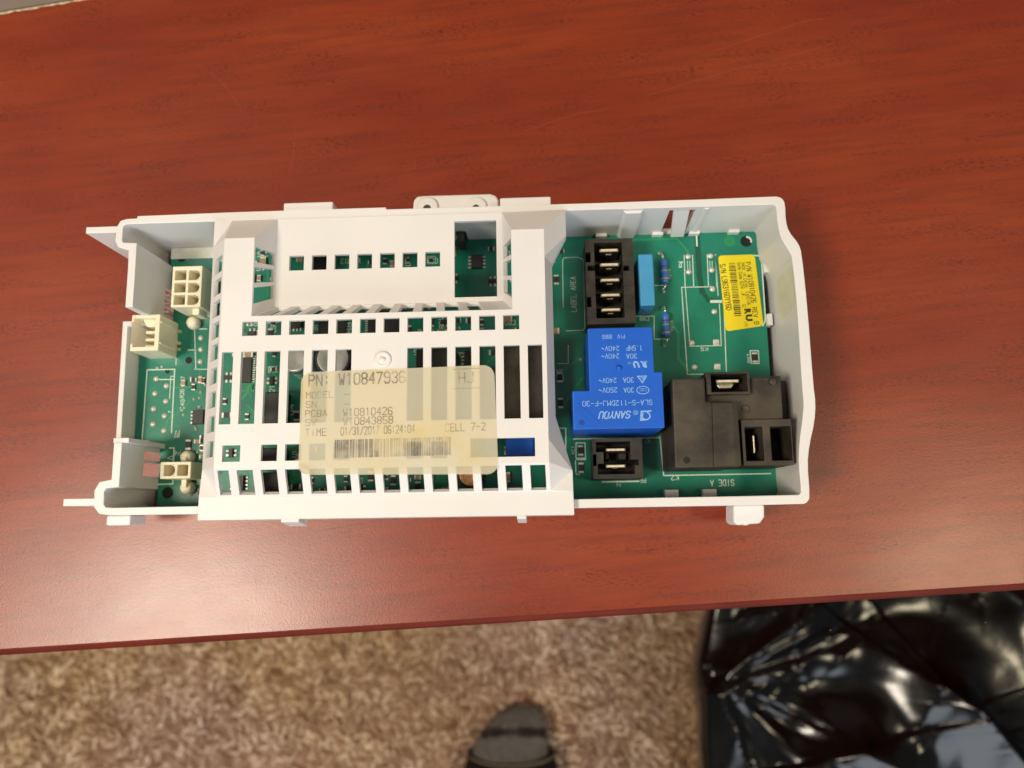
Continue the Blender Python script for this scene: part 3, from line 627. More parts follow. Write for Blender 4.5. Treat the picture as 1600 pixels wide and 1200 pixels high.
# ---- sticker
sz = ZC+.08
def bil(u, v):
    c = [P(466, 742, sz), P(779, 741, sz), P(772, 570, sz), P(471, 582, sz)]
    c = [Vector(q) for q in c]; p = c[0]*(1-u)*(1-v)+c[1]*u*(1-v)+c[2]*u*v+c[3]*(1-u)*v; return p
bm = BM(); NU, NV = 90, 46; V = {}
Wm, Hm = 59.5, 32.5; rc = 3.4
def inside(u, v):
    x, y = u*Wm, v*Hm; r = rc
    for cx, cy, sx, sy in ((r, r, -1, -1), (Wm-r, r, 1, -1), (Wm-r, Hm-r, 1, 1), (r, Hm-r, -1, 1)):
        if (x-cx)*sx > 0 and (y-cy)*sy > 0: 
            d = math.hypot(x-cx, y-cy)
            if d > r: return (cx+(x-cx)*r/d)/Wm, (cy+(y-cy)*r/d)/Hm
    return u, v
for j in range(NV+1):
    for i in range(NU+1):
        u, v = inside(i/NU, j/NV); p = bil(u, v)
        sag = 0
        for a, b in cols:
            if a < p.x < b and (yC0 < p.y < yC1 and (p.x < -66 or p.x > -43) or (yD0 < p.y < yD1)):
                sag = .16*math.sin(math.pi*(p.x-a)/(b-a))
        z = sz+.06-sag*.35+.05*noise.noise(Vector((p.x/6, p.y/9, 0)))+.05
        if u < .1 and v < .1: z += 2.2*max(0, (.1-u)/.1*(.1-v)/.1)**1.2
        V[i, j] = bm.verts.new((p.x, p.y, z))
for j in range(NV):
    for i in range(NU):
        bm.faces.new((V[i, j], V[i+1, j], V[i+1, j+1], V[i, j+1]))
bmesh.ops.remove_doubles(bm, verts=bm.verts, dist=.01)
stk = obj('cover_label', bm, 'sticker', mod, smooth=True, label='yellowed translucent part number label across the cover slots')
bm = BM(); zt = sz+.2; T_ = 1.0
def st(s, x0, y0, x1, y1, **k): ptext(bm, s, x0, y0, x1, y1, zt, tilt=T_, t=.0, **k)
st('PN: W10847936', 481, 583, 634, 600.5, bold=.012); st('HJ', 717, 582, 739, 598, bold=.01)
st('MODEL', 478, 612, 521, 622); st('SN', 478, 627, 494, 637); st('PCBA', 477, 641, 511, 651); st('SW', 477, 655, 494, 665); st('TIME', 477, 670, 510, 681)
for y in (616, 631.5): st('-', 538, y-4, 546, y+4)
st('W10810426', 536, 637.5, 613, 649); st('W10843858', 536, 651.5, 614, 663); st('01/31/2017 06:24:04', 532, 666, 648, 678); st('CELL 7-2', 696, 661.5, 758, 673)
ribbon(bm, [P(708, 577, zt), P(750, 575.5, zt)], .16, zt, .01); ribbon(bm, [P(708, 607.5, zt), P(750, 606, zt)], .16, zt, .01)
obj('label_printing', bm, 'stickink', stk)
bm = BM(); x = 523.0
while x < 706:
    wd = random.choice([.8, .8, 1.6, 2.4]); gap = random.choice([.9, 1.2, 1.8, 2.6])
    x1 = x+wd; a, b = P(x, 687.5-(x-523)*.028, zt), P(x1, 716-(x-523)*.028, zt)
    box(bm, a[0], b[0], b[1], a[1], zt, zt+.01); x = x1+gap
obj('barcode', bm, 'stickink', stk)

# ---- circuit board
bm = BM()
pts = [(-132.4, 95.0), (-132.4, 88.6), (-131.6, 88.4), (-131.6, 81), (-130.4, 80.6), (-130.4, 67.4), (-133, 66.5), (-133, 64.7), (-141.6, 64.7), (-141.4, 26.2), (-133.9, 25.1), (-132.2, 22), (-132.2, 3.7), (76, 3.7), (76, 95.0)]
prism(bm, pts, 8.4, ZP); pcb = obj('circuit_board', bm, 'pcb', mod)
TZ = ZP
bm = BM()     # copper under the mask
def tr_(pts, wd=.5): ribbon(bm, [at(x, y, TZ) for x, y in pts], wd, TZ-.02, .035)
tr_([(990, 375), (1058, 373), (1074, 392), (1076, 402)]); tr_([(255, 605), (300, 605), (313, 618)], .5); tr_([(256, 673), (262, 655), (285, 640), (296, 628)]); tr_([(320, 540), (318, 560), (310, 590), (318, 640)], .4)
tr_([(905, 560), (885, 575), (870, 588)], 1.0); tr_([(910, 590), (884, 628)], .8); tr_([(1095, 600), (1060, 560), (1060, 520), (1045, 500)], .9)
for k in range(70):
    x = random.uniform(345, 860); y = random.uniform(385, 765); p = [(x, y)]
    for _ in range(random.randint(1, 3)):
        a = random.choice([0, 45, 90, 135, 180, 270, 315]); L = random.uniform(8, 40); x += L*math.cos(R(a)); y += L*math.sin(R(a)); p.append((x, y))
    p = [(min(max(q[0], 290), 880), min(max(q[1], 395), 765)) for q in p]; tr_(p, random.choice([.3, .4, .6, .9]))
o = obj('copper_traces', bm, 'trace', pcb); o['kind'] = 'stuff'
bm = BM()     # isolation strip without mask
ribbon(bm, [at(1089, 364, TZ), at(1093, 430, TZ), at(1097, 455, TZ)], 1.9, TZ, .012); ribbon(bm, [at(1097, 455, TZ), at(1106, 468, TZ), at(1126, 471, TZ)], 1.5, TZ, .015)
obj('isolation_slot', bm, 'slotgreen', pcb)
bm = BM(); ribbon(bm, [at(1088, 363, TZ), at(1089, 384, TZ)], .55, TZ+.02, .012); ribbon(bm, [at(1112, 471, TZ), at(1126, 471, TZ)], 1.0, TZ+.02, .012)
sk = lambda pts, wd=.28: ribbon(bm, [at(x, y, TZ) for x, y in pts], wd, TZ+.01, .02)
# right side silkscreen
sk([(1115, 448), (1065, 449), (1074, 585), (1135, 584), (1130, 448)], .3); sk([(1071, 450), (1078, 541), (1127, 540)], .25); sk([(1124, 475), (1127, 540)], .25); sk([(1118, 400), (1122, 462)], .25)
for xx in (1069, 1082): sk([(xx, 399), (xx+1.5+(xx-1069)*.03, 448)], .3)
for xx in (1105, 1118): sk([(xx, 398), (xx+2, 448)], .3)
for xx in (1074, 1077.5): sk([(xx, 408), (xx+.7, 422)], .22)
for xx in (1109, 1112.5): sk([(xx, 408), (xx+.7, 422)], .22)
sk([(1031, 682), (1037, 743), (1204, 740)], .4); sk([(896, 686), (1031, 684)], .3)
sk([(891, 402), (903, 402), (910, 405), (912, 410), (914, 512), (911, 516), (885, 517)], .25); sk([(891, 402), (881, 403), (879, 407), (880, 480)], .25)
sk([(994, 494), (1022, 494), (1022, 530), (1046, 530)], .22); sk([(1023, 446), (1042, 446)], .22); sk([(870, 586), (880, 586), (880, 595), (870, 595)], .3)
sk([(914, 545), (917, 609)], 1.0); sk([(872, 568), (888, 568), (888, 540)], .3); sk([(870, 669), (884, 669), (884, 692), (880, 770)], .4); sk([(941, 753), (998, 752)], .5)
sk([(1178, 399), (1186, 400), (1190, 408), (1196, 500), (1192, 509)], .45); sk([(1172, 548), (1185, 548), (1186, 568), (1174, 568), (1172, 548)], .3)
sk([(900, 692), (914, 692), (915, 716), (900, 716), (900, 692)], .35); sk([(899, 718), (915, 718)], .35); sk([(899, 718), (900, 741), (905, 741)], .35)
# left side silkscreen
sk([(232, 689), (222, 688), (230, 578), (273, 577), (268, 676)], .4); sk([(271, 588), (267, 588), (265, 623)], .25); sk([(244, 593), (272, 593)], .35); sk([(263, 643), (266, 644)], .3)
sk([(306, 577), (304, 514), (323, 514)], .35); sk([(304, 577), (324, 577)], .3); sk([(294, 547), (306, 547)], .35); sk([(265, 700), (272, 700), (270, 756), (246, 757)], .5); sk([(262, 716), (270, 712), (270, 719), (262, 716)], .25)
sk([(270, 436), (330, 435)], .4); sk([(276, 508), (275, 570)], .25)
ptext(bm, 'LABEL AREA', 892, 431, 900, 488, TZ, 90); ptext(bm, 'SIDE A', 1111, 750, 1146, 759, TZ, 180, bold=.02); ptext(bm, 'K2', 1049, 743, 1060, 750, TZ, 180, bold=.02)
ptext(bm, 'C99', 1000, 495, 1014, 501, TZ, 180, bold=.02); ptext(bm, 'K5', 1095, 543, 1106, 548, TZ, 180, bold=.02); ptext(bm, 'K1', 1007, 687, 1015, 692, TZ, 180); ptext(bm, 'J2', 1061, 409, 1067, 418, TZ, 180, bold=.02); ptext(bm, 'P6', 1001, 748, 1009, 754, TZ, 180, bold=.02)
ptext(bm, 'N', 964, 755, 969, 760, TZ, 180); ptext(bm, 'R87', 1168, 553, 1172, 567, TZ, 90, bold=.02); ptext(bm, 'R218', 1044, 420, 1048, 436, TZ, 90); ptext(bm, 'R219', 1048, 501, 1052, 517, TZ, 90)
ptext(bm, 'C46', 873, 710, 877, 722, TZ, 90); ptext(bm, 'R4', 869, 577, 878, 583, TZ, 180, bold=.02); ptext(bm, 'RC1', 893, 697, 898, 709, TZ, 90); ptext(bm, 'R26 C47', 282, 588, 288, 622, TZ, 90, bold=.02); ptext(bm, 'C48', 282, 624, 288, 640, TZ, 90, bold=.02); ptext(bm, 'P7', 273, 673, 280, 683, TZ, 180, bold=.02); ptext(bm, 'P4', 273, 704, 282, 711, TZ, 180, bold=.02)
# refdes seen through the slots
for (s, x, y, r) in (('75', 410, 397, 180), ('46', 408, 419, 180), ('C60', 427, 512, 90), ('C19', 500, 512, 180), ('R8', 545, 512, 90), ('C21', 425, 610, 90), ('R12', 540, 408, 180), ('C33', 676, 408, 180), ('C80', 797, 504, 180), ('D5', 465, 710, 180), ('R55', 655, 550, 180), ('Q2', 723, 555, 180), ('R61', 690, 505, 90), ('C9', 352, 390, 180), ('U4', 455, 640, 90), ('R90', 765, 590, 90), ('P9', 395, 505, 180), ('R31', 585, 510, 90)):
    ptext(bm, s, x-8, y-4, x+8, y+4, TZ, r, bold=.02) if r == 180 else ptext(bm, s, x-4, y-8, x+4, y+8, TZ, r, bold=.02)
for k in range(60):
    x = random.uniform(350, 850); y = random.uniform(390, 762); a, b = random.uniform(6, 16), random.uniform(5, 12)
    sk([(x, y), (x+a, y), (x+a, y+b), (x, y+b), (x, y)], .22)
obj('silkscreen', bm, 'silk', pcb)
bm = BM(); a, b = at(267, 405, TZ), at(345, 386, TZ); box(bm, a[0], b[0], a[1], b[1], TZ, TZ+.06); obj('glare_strip', bm, mat('painted_glare_white', (.82, .82, .74), .35), pcb, label='white strip of painted glare along the board corner')  # white block painted in for the glare on the board
# holes (dark bores with a raised ring)
for x, y, r in ((284, 402, 1.75), (262, 770, 1.95), (295, 563, 1.2), (262, 580, .85), (1166, 377, 2.0)):
    bm = BM(); q = at(x, y, TZ); lathe(bm, *q, [(r, TZ+.02), (r, TZ+.05), (r*.96, TZ+.05), (r*.93, TZ+.03)], 24); obj('board_hole', bm, 'dark', pcb)
bm = BM(); q = at(1166, 377, TZ); 
for k in range(9):
    a0, a1 = R(-20+k*12), R(-8+k*12); prism(bm, [(q[0]+1.4*math.cos(a0), q[1]+1.2*math.sin(a0)), (q[0]+1.95*math.cos(a0), q[1]+1.95*math.sin(a0)), (q[0]+1.95*math.cos(a1), q[1]+1.95*math.sin(a1)), (q[0]+1.4*math.cos(a1), q[1]+1.2*math.sin(a1))], TZ+.05, TZ+.07)
obj('hole_rim', bm, 'tray', pcb)
bm = BM(); q = at(1140, 377, TZ); lathe(bm, *q, [(2.0, TZ+.01), (1.9, TZ+.04), (.5, TZ+.05), (.35, TZ+.2), (.1, TZ+.25)], 24); obj('test_point', bm, 'trace', pcb)
# solder pads: shared mesh, one object each
def pad_mesh(r, sq=False):
    b = BM()
    if sq: prism(b, [(-r, -r), (r, -r), (r, r), (-r, r)], 0, .1, [(-r*.8, -r*.8), (r*.8, -r*.8), (r*.8, r*.8), (-r*.8, r*.8)])
    else: lathe(b, 0, 0, [(r, 0), (r*.95, .12), (r*.6, .32), (r*.3, .5), (r*.1, .55)], 14)
    me = bpy.data.meshes.new('solder_pad'); bmesh.ops.recalc_face_normals(b, faces=b.faces); b.to_mesh(me); b.free(); me.transform(Matrix.Scale(S, 4)); me.materials.append(M['pad'])
    for p in me.polygons: p.use_smooth = not sq
    return me
pm, pmq, pms = pad_mesh(1.0), pad_mesh(1.0, True), pad_mesh(.55)
def put(name, me, x, y, rot=0, z=TZ, parent=None):
    o = bpy.data.objects.new(name, me); C.objects.link(o); o.parent = parent or pcb; q = at(x, y, z); o.location = (q[0]*S, q[1]*S, (z+.02)*S); o.rotation_euler = (0, 0, R(rot)); return o
for x, y in ((244, 592), (242, 615), (240, 639), (239, 663), (260, 603), (259, 627), (257, 650), (256, 673), (314, 528), (314, 546), (313, 565), (1075, 401), (1076, 425), (1110, 400), (1112, 422), (1113, 452), (1116, 487), (1081, 536), (1085, 574)): put('solder_pad', pm, x, y)
for k_ in range(26):
    x, y = random.choice([(random.uniform(292, 322), random.uniform(588, 640)), (random.uniform(293, 320), random.uniform(664, 712)), (random.uniform(294, 312), random.uniform(728, 775))]); put('solder_pad', pms, x, y)
for x, y in ((1119, 535), (1121, 573)): put('solder_pad', pmq, x, y)
for x, y in ((272, 523), (276, 533), (253, 573), (246, 575), (285, 641), (287, 648), (312, 622), (908, 562), (1030, 396), (1037, 456), (1036, 481), (1038, 540)): put('solder_pad', pms, x, y)
# little surface-mount parts
def two(name_body, L, Wd, H_, bmat):
    b = BM(); box(b, -L*.32, L*.32, -Wd/2, Wd/2, 0, H_)
    me = bpy.data.meshes.new(name_body); 
    nb = len(b.faces); box(b, -L/2, -L*.32-.01, -Wd/2-.02, Wd/2+.02, 0, H_+.03); box(b, L*.32+.01, L/2, -Wd/2-.02, Wd/2+.02, 0, H_+.03)
    b.faces.ensure_lookup_table()
    for i, f in enumerate(b.faces): f.material_index = 0 if i < nb else 1
    b.to_mesh(me); b.free(); me.transform(Matrix.Scale(S, 4)); me.materials.append(M[bmat]); me.materials.append(M['pad']); return me
def icm(L, Wd, H_, npin):
    b = BM(); prism(b, [(-L/2, -Wd/2), (L/2, -Wd/2), (L/2, Wd/2), (-L/2, Wd/2)], .15, H_, [(-L/2+.15, -Wd/2+.15), (L/2-.15, -Wd/2+.15), (L/2-.15, Wd/2-.15), (-L/2+.15, Wd/2-.15)])
    nb = len(b.faces)
    for i in range(npin):
        x = -L/2+(i+.5)*L/npin; wq = L/npin*.22
        for s in (-1, 1): box(b, x-wq, x+wq, *(sorted((s*Wd/2, s*(Wd/2+1.0)))), 0, .35)
    b.faces.ensure_lookup_table()
    for i, f in enumerate(b.faces): f.material_index = 0 if i < nb else 1
    me = bpy.data.meshes.new('chip'); b.to_mesh(me); b.free(); me.transform(Matrix.Scale(S, 4)); me.materials.append(M['chip']); me.materials.append(M['pad']); return me
r08, r12, c08, c12 = two('smd_resistor', 2.2, 1.25, .5, 'chip'), two('smd_resistor', 3.4, 1.7, .6, 'chip'), two('smd_capacitor', 2.2, 1.3, .9, 'tan'), two('smd_capacitor', 3.4, 2.0, 1.2, 'tan')
so8, sot, qfp, tssop = icm(5, 4, 1.6, 4), icm(3, 1.6, 1.1, 2), icm(10, 10, 1.5, 11), icm(9.7, 4.4, 1.1, 12)
for x, y, me, a in ((1179, 559, r12, 90), (907, 704, r12, 90), (908, 731, r12, 90), (875, 590, r12, 90), (876, 630, r12, 90), (288, 599, c08, 90), (303, 594, r08, 0), (303, 605, r08, 90), (314, 594, c08, 90), (295, 695, r12, 90), (310, 690, c08, 0), (316, 700, r08, 90), (318, 714, c08, 0), (312, 652, so8, 90), (318, 595, r08, 90), (318, 683, r08, 0), (316, 745, r08, 90), (877, 393, r08, 0)):
    put('smd_resistor' if me in (r08, r12) else 'smd_capacitor' if me in (c08, c12) else 'chip', me, x, y, a)
big = [(613, 508, qfp, 0), (745, 410, so8, 90), (385, 577, tssop, 90), (425, 640, so8, 0), (735, 560, so8, 90), (690, 700, so8, 0), (358, 590, sot, 0), (362, 708, sot, 90), (374, 755, so8, 90), (462, 505, so8, 0), (585, 500, tssop, 90), (770, 440, sot, 0), (520, 512, tssop, 0)]
for x, y, me, a in big: put('chip', me, x, y, a)
spots = [(x, y) for x in range(352, 870, 19) for y in (392, 410, 436, 478, 503, 520, 552, 575, 598, 625, 650, 703, 716, 748, 762)]
random.shuffle(spots); cnt = 0
for x, y in spots:
    if any(abs(x-b[0]) < 24 and abs(y-b[1]) < 24 for b in big): continue
    if (440 < x < 560 and 530 < y < 640) or (630 < x < 720 and 530 < y < 680) or (790 < x < 860 and 670 < y < 770) or (780 < x and 530 < y < 665) or (705 < x < 780 and 715 < y): continue
    me = random.choice([r08, r08, c08, r12, c12, r08, sot]); nm = 'smd_resistor' if me in (r08, r12) else 'smd_capacitor' if me in (c08, c12) else 'chip'
    put(nm, me, x+random.uniform(-5, 5), y+random.uniform(-4, 4), random.choice([0, 90]))
    cnt += 1
    if cnt > 190: break
# taller parts under the cover
def cap(x, y, r, h, bmat='chip', topmat='silver'):
    q = at(x, y, ZP+h); bm = BM(); lathe(bm, *q, [(r, ZP), (r, ZP+h-1), (r*.93, ZP+h)], 28); o = obj('electrolytic_capacitor', bm, bmat, pcb, smooth=False)
    bm = BM(); lathe(bm, *q, [(r*.82, ZP+h-.2), (r*.82, ZP+h+.12), (r*.78, ZP+h+.14)], 28); ribbon(bm, [(q[0]-r*.7, q[1]), (q[0]+r*.7, q[1])], .25, ZP+h+.1, .06); ribbon(bm, [(q[0], q[1]-r*.7), (q[0], q[1]+r*.7)], .25, ZP+h+.1, .07); obj('electrolytic_capacitor', bm, topmat, pcb)
cap(460, 562, 4.6, 12, 'silver'); cap(520, 560, 6.2, 16); cap(735, 742, 4.2, 11, 'chip', 'copper')
for (x0, y0, x1, y1, h, m, nm) in ((650, 545, 712, 640, 15, 'chip', 'transformer'), (786, 535, 850, 660, 18, 'dusty', 'power_relay'), (790, 676, 834, 712, 17, 'relay', 'film_capacitor'), (413, 612, 442, 668, 8, 'chip', 'opto_coupler'), (405, 700, 438, 724, 9, 'chip', 'diode_block'), (486, 398, 512, 424, 3, 'chip', 'diode_block'), (408, 738, 440, 776, 8, 'chip', 'diode_block')):
    bm = BM(); pbox(bm, x0, y0, x1, y1, ZP, ZP+h); obj(nm, bm, m, pcb, bevel=.4)
bm = BM(); pbox(bm, 712, 350, 728, 364, ZP, 18); pbox(bm, 714, 364, 724, 376, ZP, 20); obj('pin_header', bm, 'black', pcb, bevel=.2)

# ---- connectors
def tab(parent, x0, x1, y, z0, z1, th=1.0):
    bm = BM(); prism(bm, [(x0, y-th/2), (x1, y-th/2), (x1, y+th/2), (x0, y+th/2)], z0, z1-.7); t_ = obj('contact_tab', bm, 'shadebrass', parent)
    bm = BM(); prism(bm, [(x0, y-th/2), (x1, y-th/2), (x1, y+th/2), (x0, y+th/2)], z1-.7, z1, [(x0+.5, y-th*.36), (x1-.5, y-th*.36), (x1-.5, y+th*.36), (x0+.5, y+th*.36)]); obj('tab_edge', bm, 'litbrass', parent, bevel=.08); return t_  # lit top and shaded faces of one tab, put in by colour
def tabm(bm, x0, x1, y, z0, z1, vert=False, th=1.0):
    if not vert: prism(bm, [(x0, y-th/2), (x1, y-th/2), (x1, y+th/2), (x0, y+th/2)], z0, z1-.7); prism(bm, [(x0, y-th/2), (x1, y-th/2), (x1, y+th/2), (x0, y+th/2)], z1-.7, z1, [(x0+.45, y-th*.42), (x1-.45, y-th*.42), (x1-.45, y+th*.42), (x0+.45, y+th*.42)])
def frame_box(bm, o_, cavs, z0, z1, zc):
    """box o_=(x0,x1,y0,y1) with rectangular wells cut to depth zc"""
    xs = sorted({o_[0], o_[1], *[c[i] for c in cavs for i in (0, 1)]}); ys = sorted({o_[2], o_[3], *[c[i] for c in cavs for i in (2, 3)]})
    g = {}
    def isc(i, j):
        if i < 0 or j < 0 or i >= len(xs)-1 or j >= len(ys)-1: return None
        xm, ym = (xs[i]+xs[i+1])/2, (ys[j]+ys[j+1])/2
        return any(c[0] < xm < c[1] and c[2] < ym < c[3] for c in cavs)
    def v(x, y, z):
        k_ = (x, y, z)
        if k_ not in g: g[k_] = bm.verts.new(k_)
        return g[k_]
    for i in range(len(xs)-1):
        for j in range(len(ys)-1):
            z = zc if isc(i, j) else z1; x0, x1, y0, y1 = xs[i], xs[i+1], ys[j], ys[j+1]
            bm.faces.new((v(x0, y0, z), v(x1, y0, z), v(x1, y1, z), v(x0, y1, z)))
            for (a, b, ni, nj) in (((x0, y0), (x1, y0), i, j-1), ((x1, y0), (x1, y1), i+1, j), ((x1, y1), (x0, y1), i, j+1), ((x0, y1), (x0, y0), i-1, j)):
                nb = isc(ni, nj); zz = z0 if nb is None else (zc if nb else z1)
                if zz < z: bm.faces.new((v(*a, zz), v(*b, zz), v(*b, z), v(*a, z)))
def prect(x0, y0, x1, y1, z):
    ym, xm = (y0+y1)/2, (x0+x1)/2; return at(x0, ym, z)[0], at(x1, ym, z)[0], at(xm, y1, z)[1], at(xm, y0, z)[1]
zt = 23.0
con = empty('tab_connector'); con.parent = mod; con['label'] = 'black five tab connector'
bm = BM(); O = prect(916, 373, 991, 506, zt); cav = prect(930, 379, 974, 497, zt)
extra = [prect(916.5, 394, 923, 410, zt), prect(918, 415, 930, 423, zt), prect(916.5, 464, 924, 480, zt), prect(974, 415, 983, 423, zt)]
extra[0] = (O[0]+.01, *extra[0][1:]); extra[2] = (O[0]+.01, *extra[2][1:])
frame_box(bm, O, [cav]+extra, ZP, zt, 11.0); obj('connector_shell', bm, 'black', con, bevel=.15)
for i, y in enumerate((391, 413.5, 437.5, 461, 484)):
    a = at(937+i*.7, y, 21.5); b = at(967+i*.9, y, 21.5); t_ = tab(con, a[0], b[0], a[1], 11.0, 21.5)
    bm = BM(); q = ((a[0]+b[0])/2, a[1]-.45); prism(bm, [(q[0]-1.0, q[1]-.12), (q[0]+1.0, q[1]-.12), (q[0]+.9, q[1]+.1), (q[0]-.9, q[1]+.1)], 17.6, 18.6); obj('contact_dimple', bm, 'litbrass', con, bevel=.1)
    bm = BM(); box(bm, cav[0], cav[1], a[1]-2.9, a[1]-2.4, 10.9, 15.5); obj('cavity_divider', bm, 'black', con)
bm = BM(); box(bm, cav[0]+.05, cav[1]-.05, cav[2]+.05, cav[3]-.05, 11.0, 11.2); obj('cavity_shade', bm, 'dark', con)  # black sheet added to paint the shade deep in the cavity
for i, y in enumerate((400, 430, 447, 462, 480)):
    bm = BM(); q0, q1 = at(976, y, zt), at(989, y, zt); box(bm, q0[0], q1[0], q0[1]-.06, q0[1]+.06, zt-.3, zt+.04); obj('moulding_seam', bm, 'dark', con)
con = empty('tab_connector'); con.parent = mod; con['label'] = 'black two tab connector with locking hooks'
bm = BM(); O = prect(926, 685, 1004, 748, zt)
cavs = [prect(931, 690, 985, 706, zt), prect(943, 706, 985, 724, zt), prect(934, 724, 992, 741, zt), prect(926.5, 710, 932, 728, zt), prect(985, 718, 998, 727, zt)]
frame_box(bm, O, cavs, ZP, zt, 11.0); obj('connector_shell', bm, 'black', con, bevel=.15)
for y in (703, 728.5):
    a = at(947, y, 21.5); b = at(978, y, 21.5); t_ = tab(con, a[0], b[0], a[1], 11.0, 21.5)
    bm = BM(); q = ((a[0]+b[0])/2, a[1]-.5); box(bm, q[0]-.7, q[0]+.7, q[1]-.1, q[1]+.1, 18, 18.8); obj('contact_dimple', bm, 'tin', t_)
for x0, x1 in ((942, 954), (964, 981)):
    bm = BM(); a = prect(x0, 708, x1, 720, 18); prism(bm, [(a[0], a[2]), (a[1], a[2]), (a[1], a[3]), (a[0], a[3])], 12.5, 18, [(a[0]+.8, a[2]+.5), (a[1]-.5, a[2]+.5), (a[1]-.5, a[3]), (a[0]+.8, a[3])]); obj('locking_hook', bm, 'dusty', con, bevel=.2)
# cream six way socket
zc = 23.5
con = empty('power_socket'); con.parent = mod; con['label'] = 'cream six way socket'
bm = BM(); O = prect(268.5, 416, 314.5, 479.5, zc); cavs = []
for r in range(3):
    for c in range(2):
        cavs.append(prect(273.5+c*21.5-r*.8, 422+r*19.3, 291+c*21.5-r*.8, 437.5+r*19.3, zc))
X0 = [c[0] for c in cavs]; cavs = [((cavs[i % 2][0], cavs[i % 2][1], c[2], c[3])) for i, c in enumerate(cavs)]
frame_box(bm, O, cavs, ZP, zc, 13); sk6 = obj('socket_shell', bm, 'nylon', con, bevel=.18)
bm = BM()
for i, c in enumerate(cavs):
    if i % 2:   # rounded corner fillets make D-shaped ways
        for sx, sy in ((1, 1), (1, -1)):
            cx, cy = c[1], (c[3] if sy > 0 else c[2]); prism(bm, [(cx, cy), (cx-1.5, cy), (cx-.45, cy-sy*.45), (cx, cy-sy*1.5)], 13, zc-.05)
obj('keying_corner', bm, 'nylon', con)
bm = BM(); q = at(301, 484, zc); prism(bm, [(q[0]-1.1, O[2]-2.2), (q[0]+1.3, O[2]-2.2), (q[0]+1.3, O[2]), (q[0]-1.1, O[2])], 15, zc-2); obj('latch_nub', bm, 'nylon', con, bevel=.3)
bm = BM(); q = at(299, 503, 13); lathe(bm, *q, [(2.3, ZP), (2.4, 11.5), (1.9, 13), (1.0, 13.6)]); obj('locating_peg', bm, 'nylon', con, smooth=True)
for k in range(6):
    c = cavs[k]; bm = BM(); box(bm, (c[0]+c[1])/2-.4, (c[0]+c[1])/2+.4, (c[2]+c[3])/2-.4, (c[2]+c[3])/2+.4, 13, 17); obj('contact_pin', bm, 'tin', con)
# cream two way socket
zc = 21.0
con = empty('power_socket'); con.parent = mod; con['label'] = 'cream two way socket'
bm = BM(); O = prect(250, 721.5, 298, 748, zc); cavs = [prect(256, 726.5, 273, 743.5, zc), prect(277, 726.5, 293.5, 743.5, zc)]
cavs[1] = (cavs[1][0], cavs[1][1], cavs[0][2], cavs[0][3]); frame_box(bm, O, cavs, ZP, zc, 12.5); obj('socket_shell', bm, 'nylon', con, bevel=.25)
bm = BM(); c = cavs[0]
for sy in (1, -1): cy = c[3] if sy > 0 else c[2]; prism(bm, [(c[1], cy), (c[1]-1.3, cy), (c[1]-.4, cy-sy*.4), (c[1], cy-sy*1.3)], 12.5, zc-.05)
obj('keying_corner', bm, 'nylon', con)
for y, s in ((714, 1), (762, -1)):
    bm = BM(); q = at(290, y, 13); lathe(bm, *q, [(2.2, ZP), (2.3, 12), (1.8, 13.3), (1, 13.8)]); box(bm, q[0]-.9, q[0]+.9, min(q[1], q[1]-s*3.4), max(q[1], q[1]-s*3.4), 11, 14.5); obj('locating_peg', bm, 'nylon', con, smooth=False, bevel=.2)
# cream tall header on the board edge
zc = 23.0
con = empty('edge_header'); con.parent = mod; con['label'] = 'cream open sided header on the board edge'
bm = BM(); O = prect(205, 492, 248.5, 548, zc); cav = prect(208, 497, 242, 542, zc)
frame_box(bm, O, [cav, (O[0]+.01, cav[0]+.4, cav[2]+1.2, cav[3]-1.2)], ZP, zc, 13); obj('header_shell', bm, 'nylon', con, bevel=.18)
bm = BM(); c = cav; h_ = (c[3]-c[2])
prism(bm, [(c[0]+1.8, c[3]), (c[1], c[3]), (c[1], c[3]-2.4), (c[0]+3.2, c[3]-2.4)], 13, 20.5); obj('key_rib', bm, 'nylon', con, bevel=.2)
for f_ in (.40, .66, .9):
    bm = BM(); y = c[3]-h_*f_; box(bm, c[0]+2.2, c[1], y-.5, y+.5, 13, 19); obj('key_rib', bm, 'nylon', con, bevel=.2)
for f_ in (.2, .78):
    bm = BM(); y = O[3]-(O[3]-O[2])*f_; box(bm, O[1]-.1, O[1]+.5, y-.35, y+.35, 13, zc-.4); obj('side_rib', bm, 'nylon', con, bevel=.1)
for f_ in (.1, .53, .75):
    bm = BM(); y = c[3]-h_*f_-.9; box(bm, O[1]+.3, O[1]+1.8, y-.5, y+.5, ZP, ZP+1.0); obj('solder_leg', bm, 'tin', con)

# ---- blue relay
zr = 38.0
bm = BM()
B1 = ppoly(zr, (918, 513), (1019, 511)); x0, x1 = B1[0][0], B1[1][0]; ys_ = at(960, 670, zr)[1]; yn = B1[0][1]; xl = at(895, 640, zr)[0]; xr = at(1037, 630, zr)[0]; yl = at(905, 610.5, zr)[1]; yr = at(1030, 581, zr)[1]
prism(bm, [(xl, ys_), (xr, ys_), (xr, yr), (x1, yr), (x1, yn), (x0, yn), (x0, yl), (xl, yl)], ZP+.6, zr)
rel = obj('power_relay', bm, 'relay', mod, bevel=.35, seg=3, label='bright blue power relay with pale printing')
bm = BM(); RZ = zr+.0
def rt_(s, x0, y0, x1, y1, **k): ptext(bm, s, x0, y0, x1, y1, RZ, 180, **k)
rt_('PIV  886G', 941, 523, 976, 529, bold=.004); rt_('1.5HP', 979, 540, 1003, 547.5, bold=.008); rt_('240V~', 940, 541, 967, 548, bold=.008); rt_('30A', 979, 553, 995, 560, bold=.008); rt_('240V~', 940, 553, 967, 560, bold=.008)
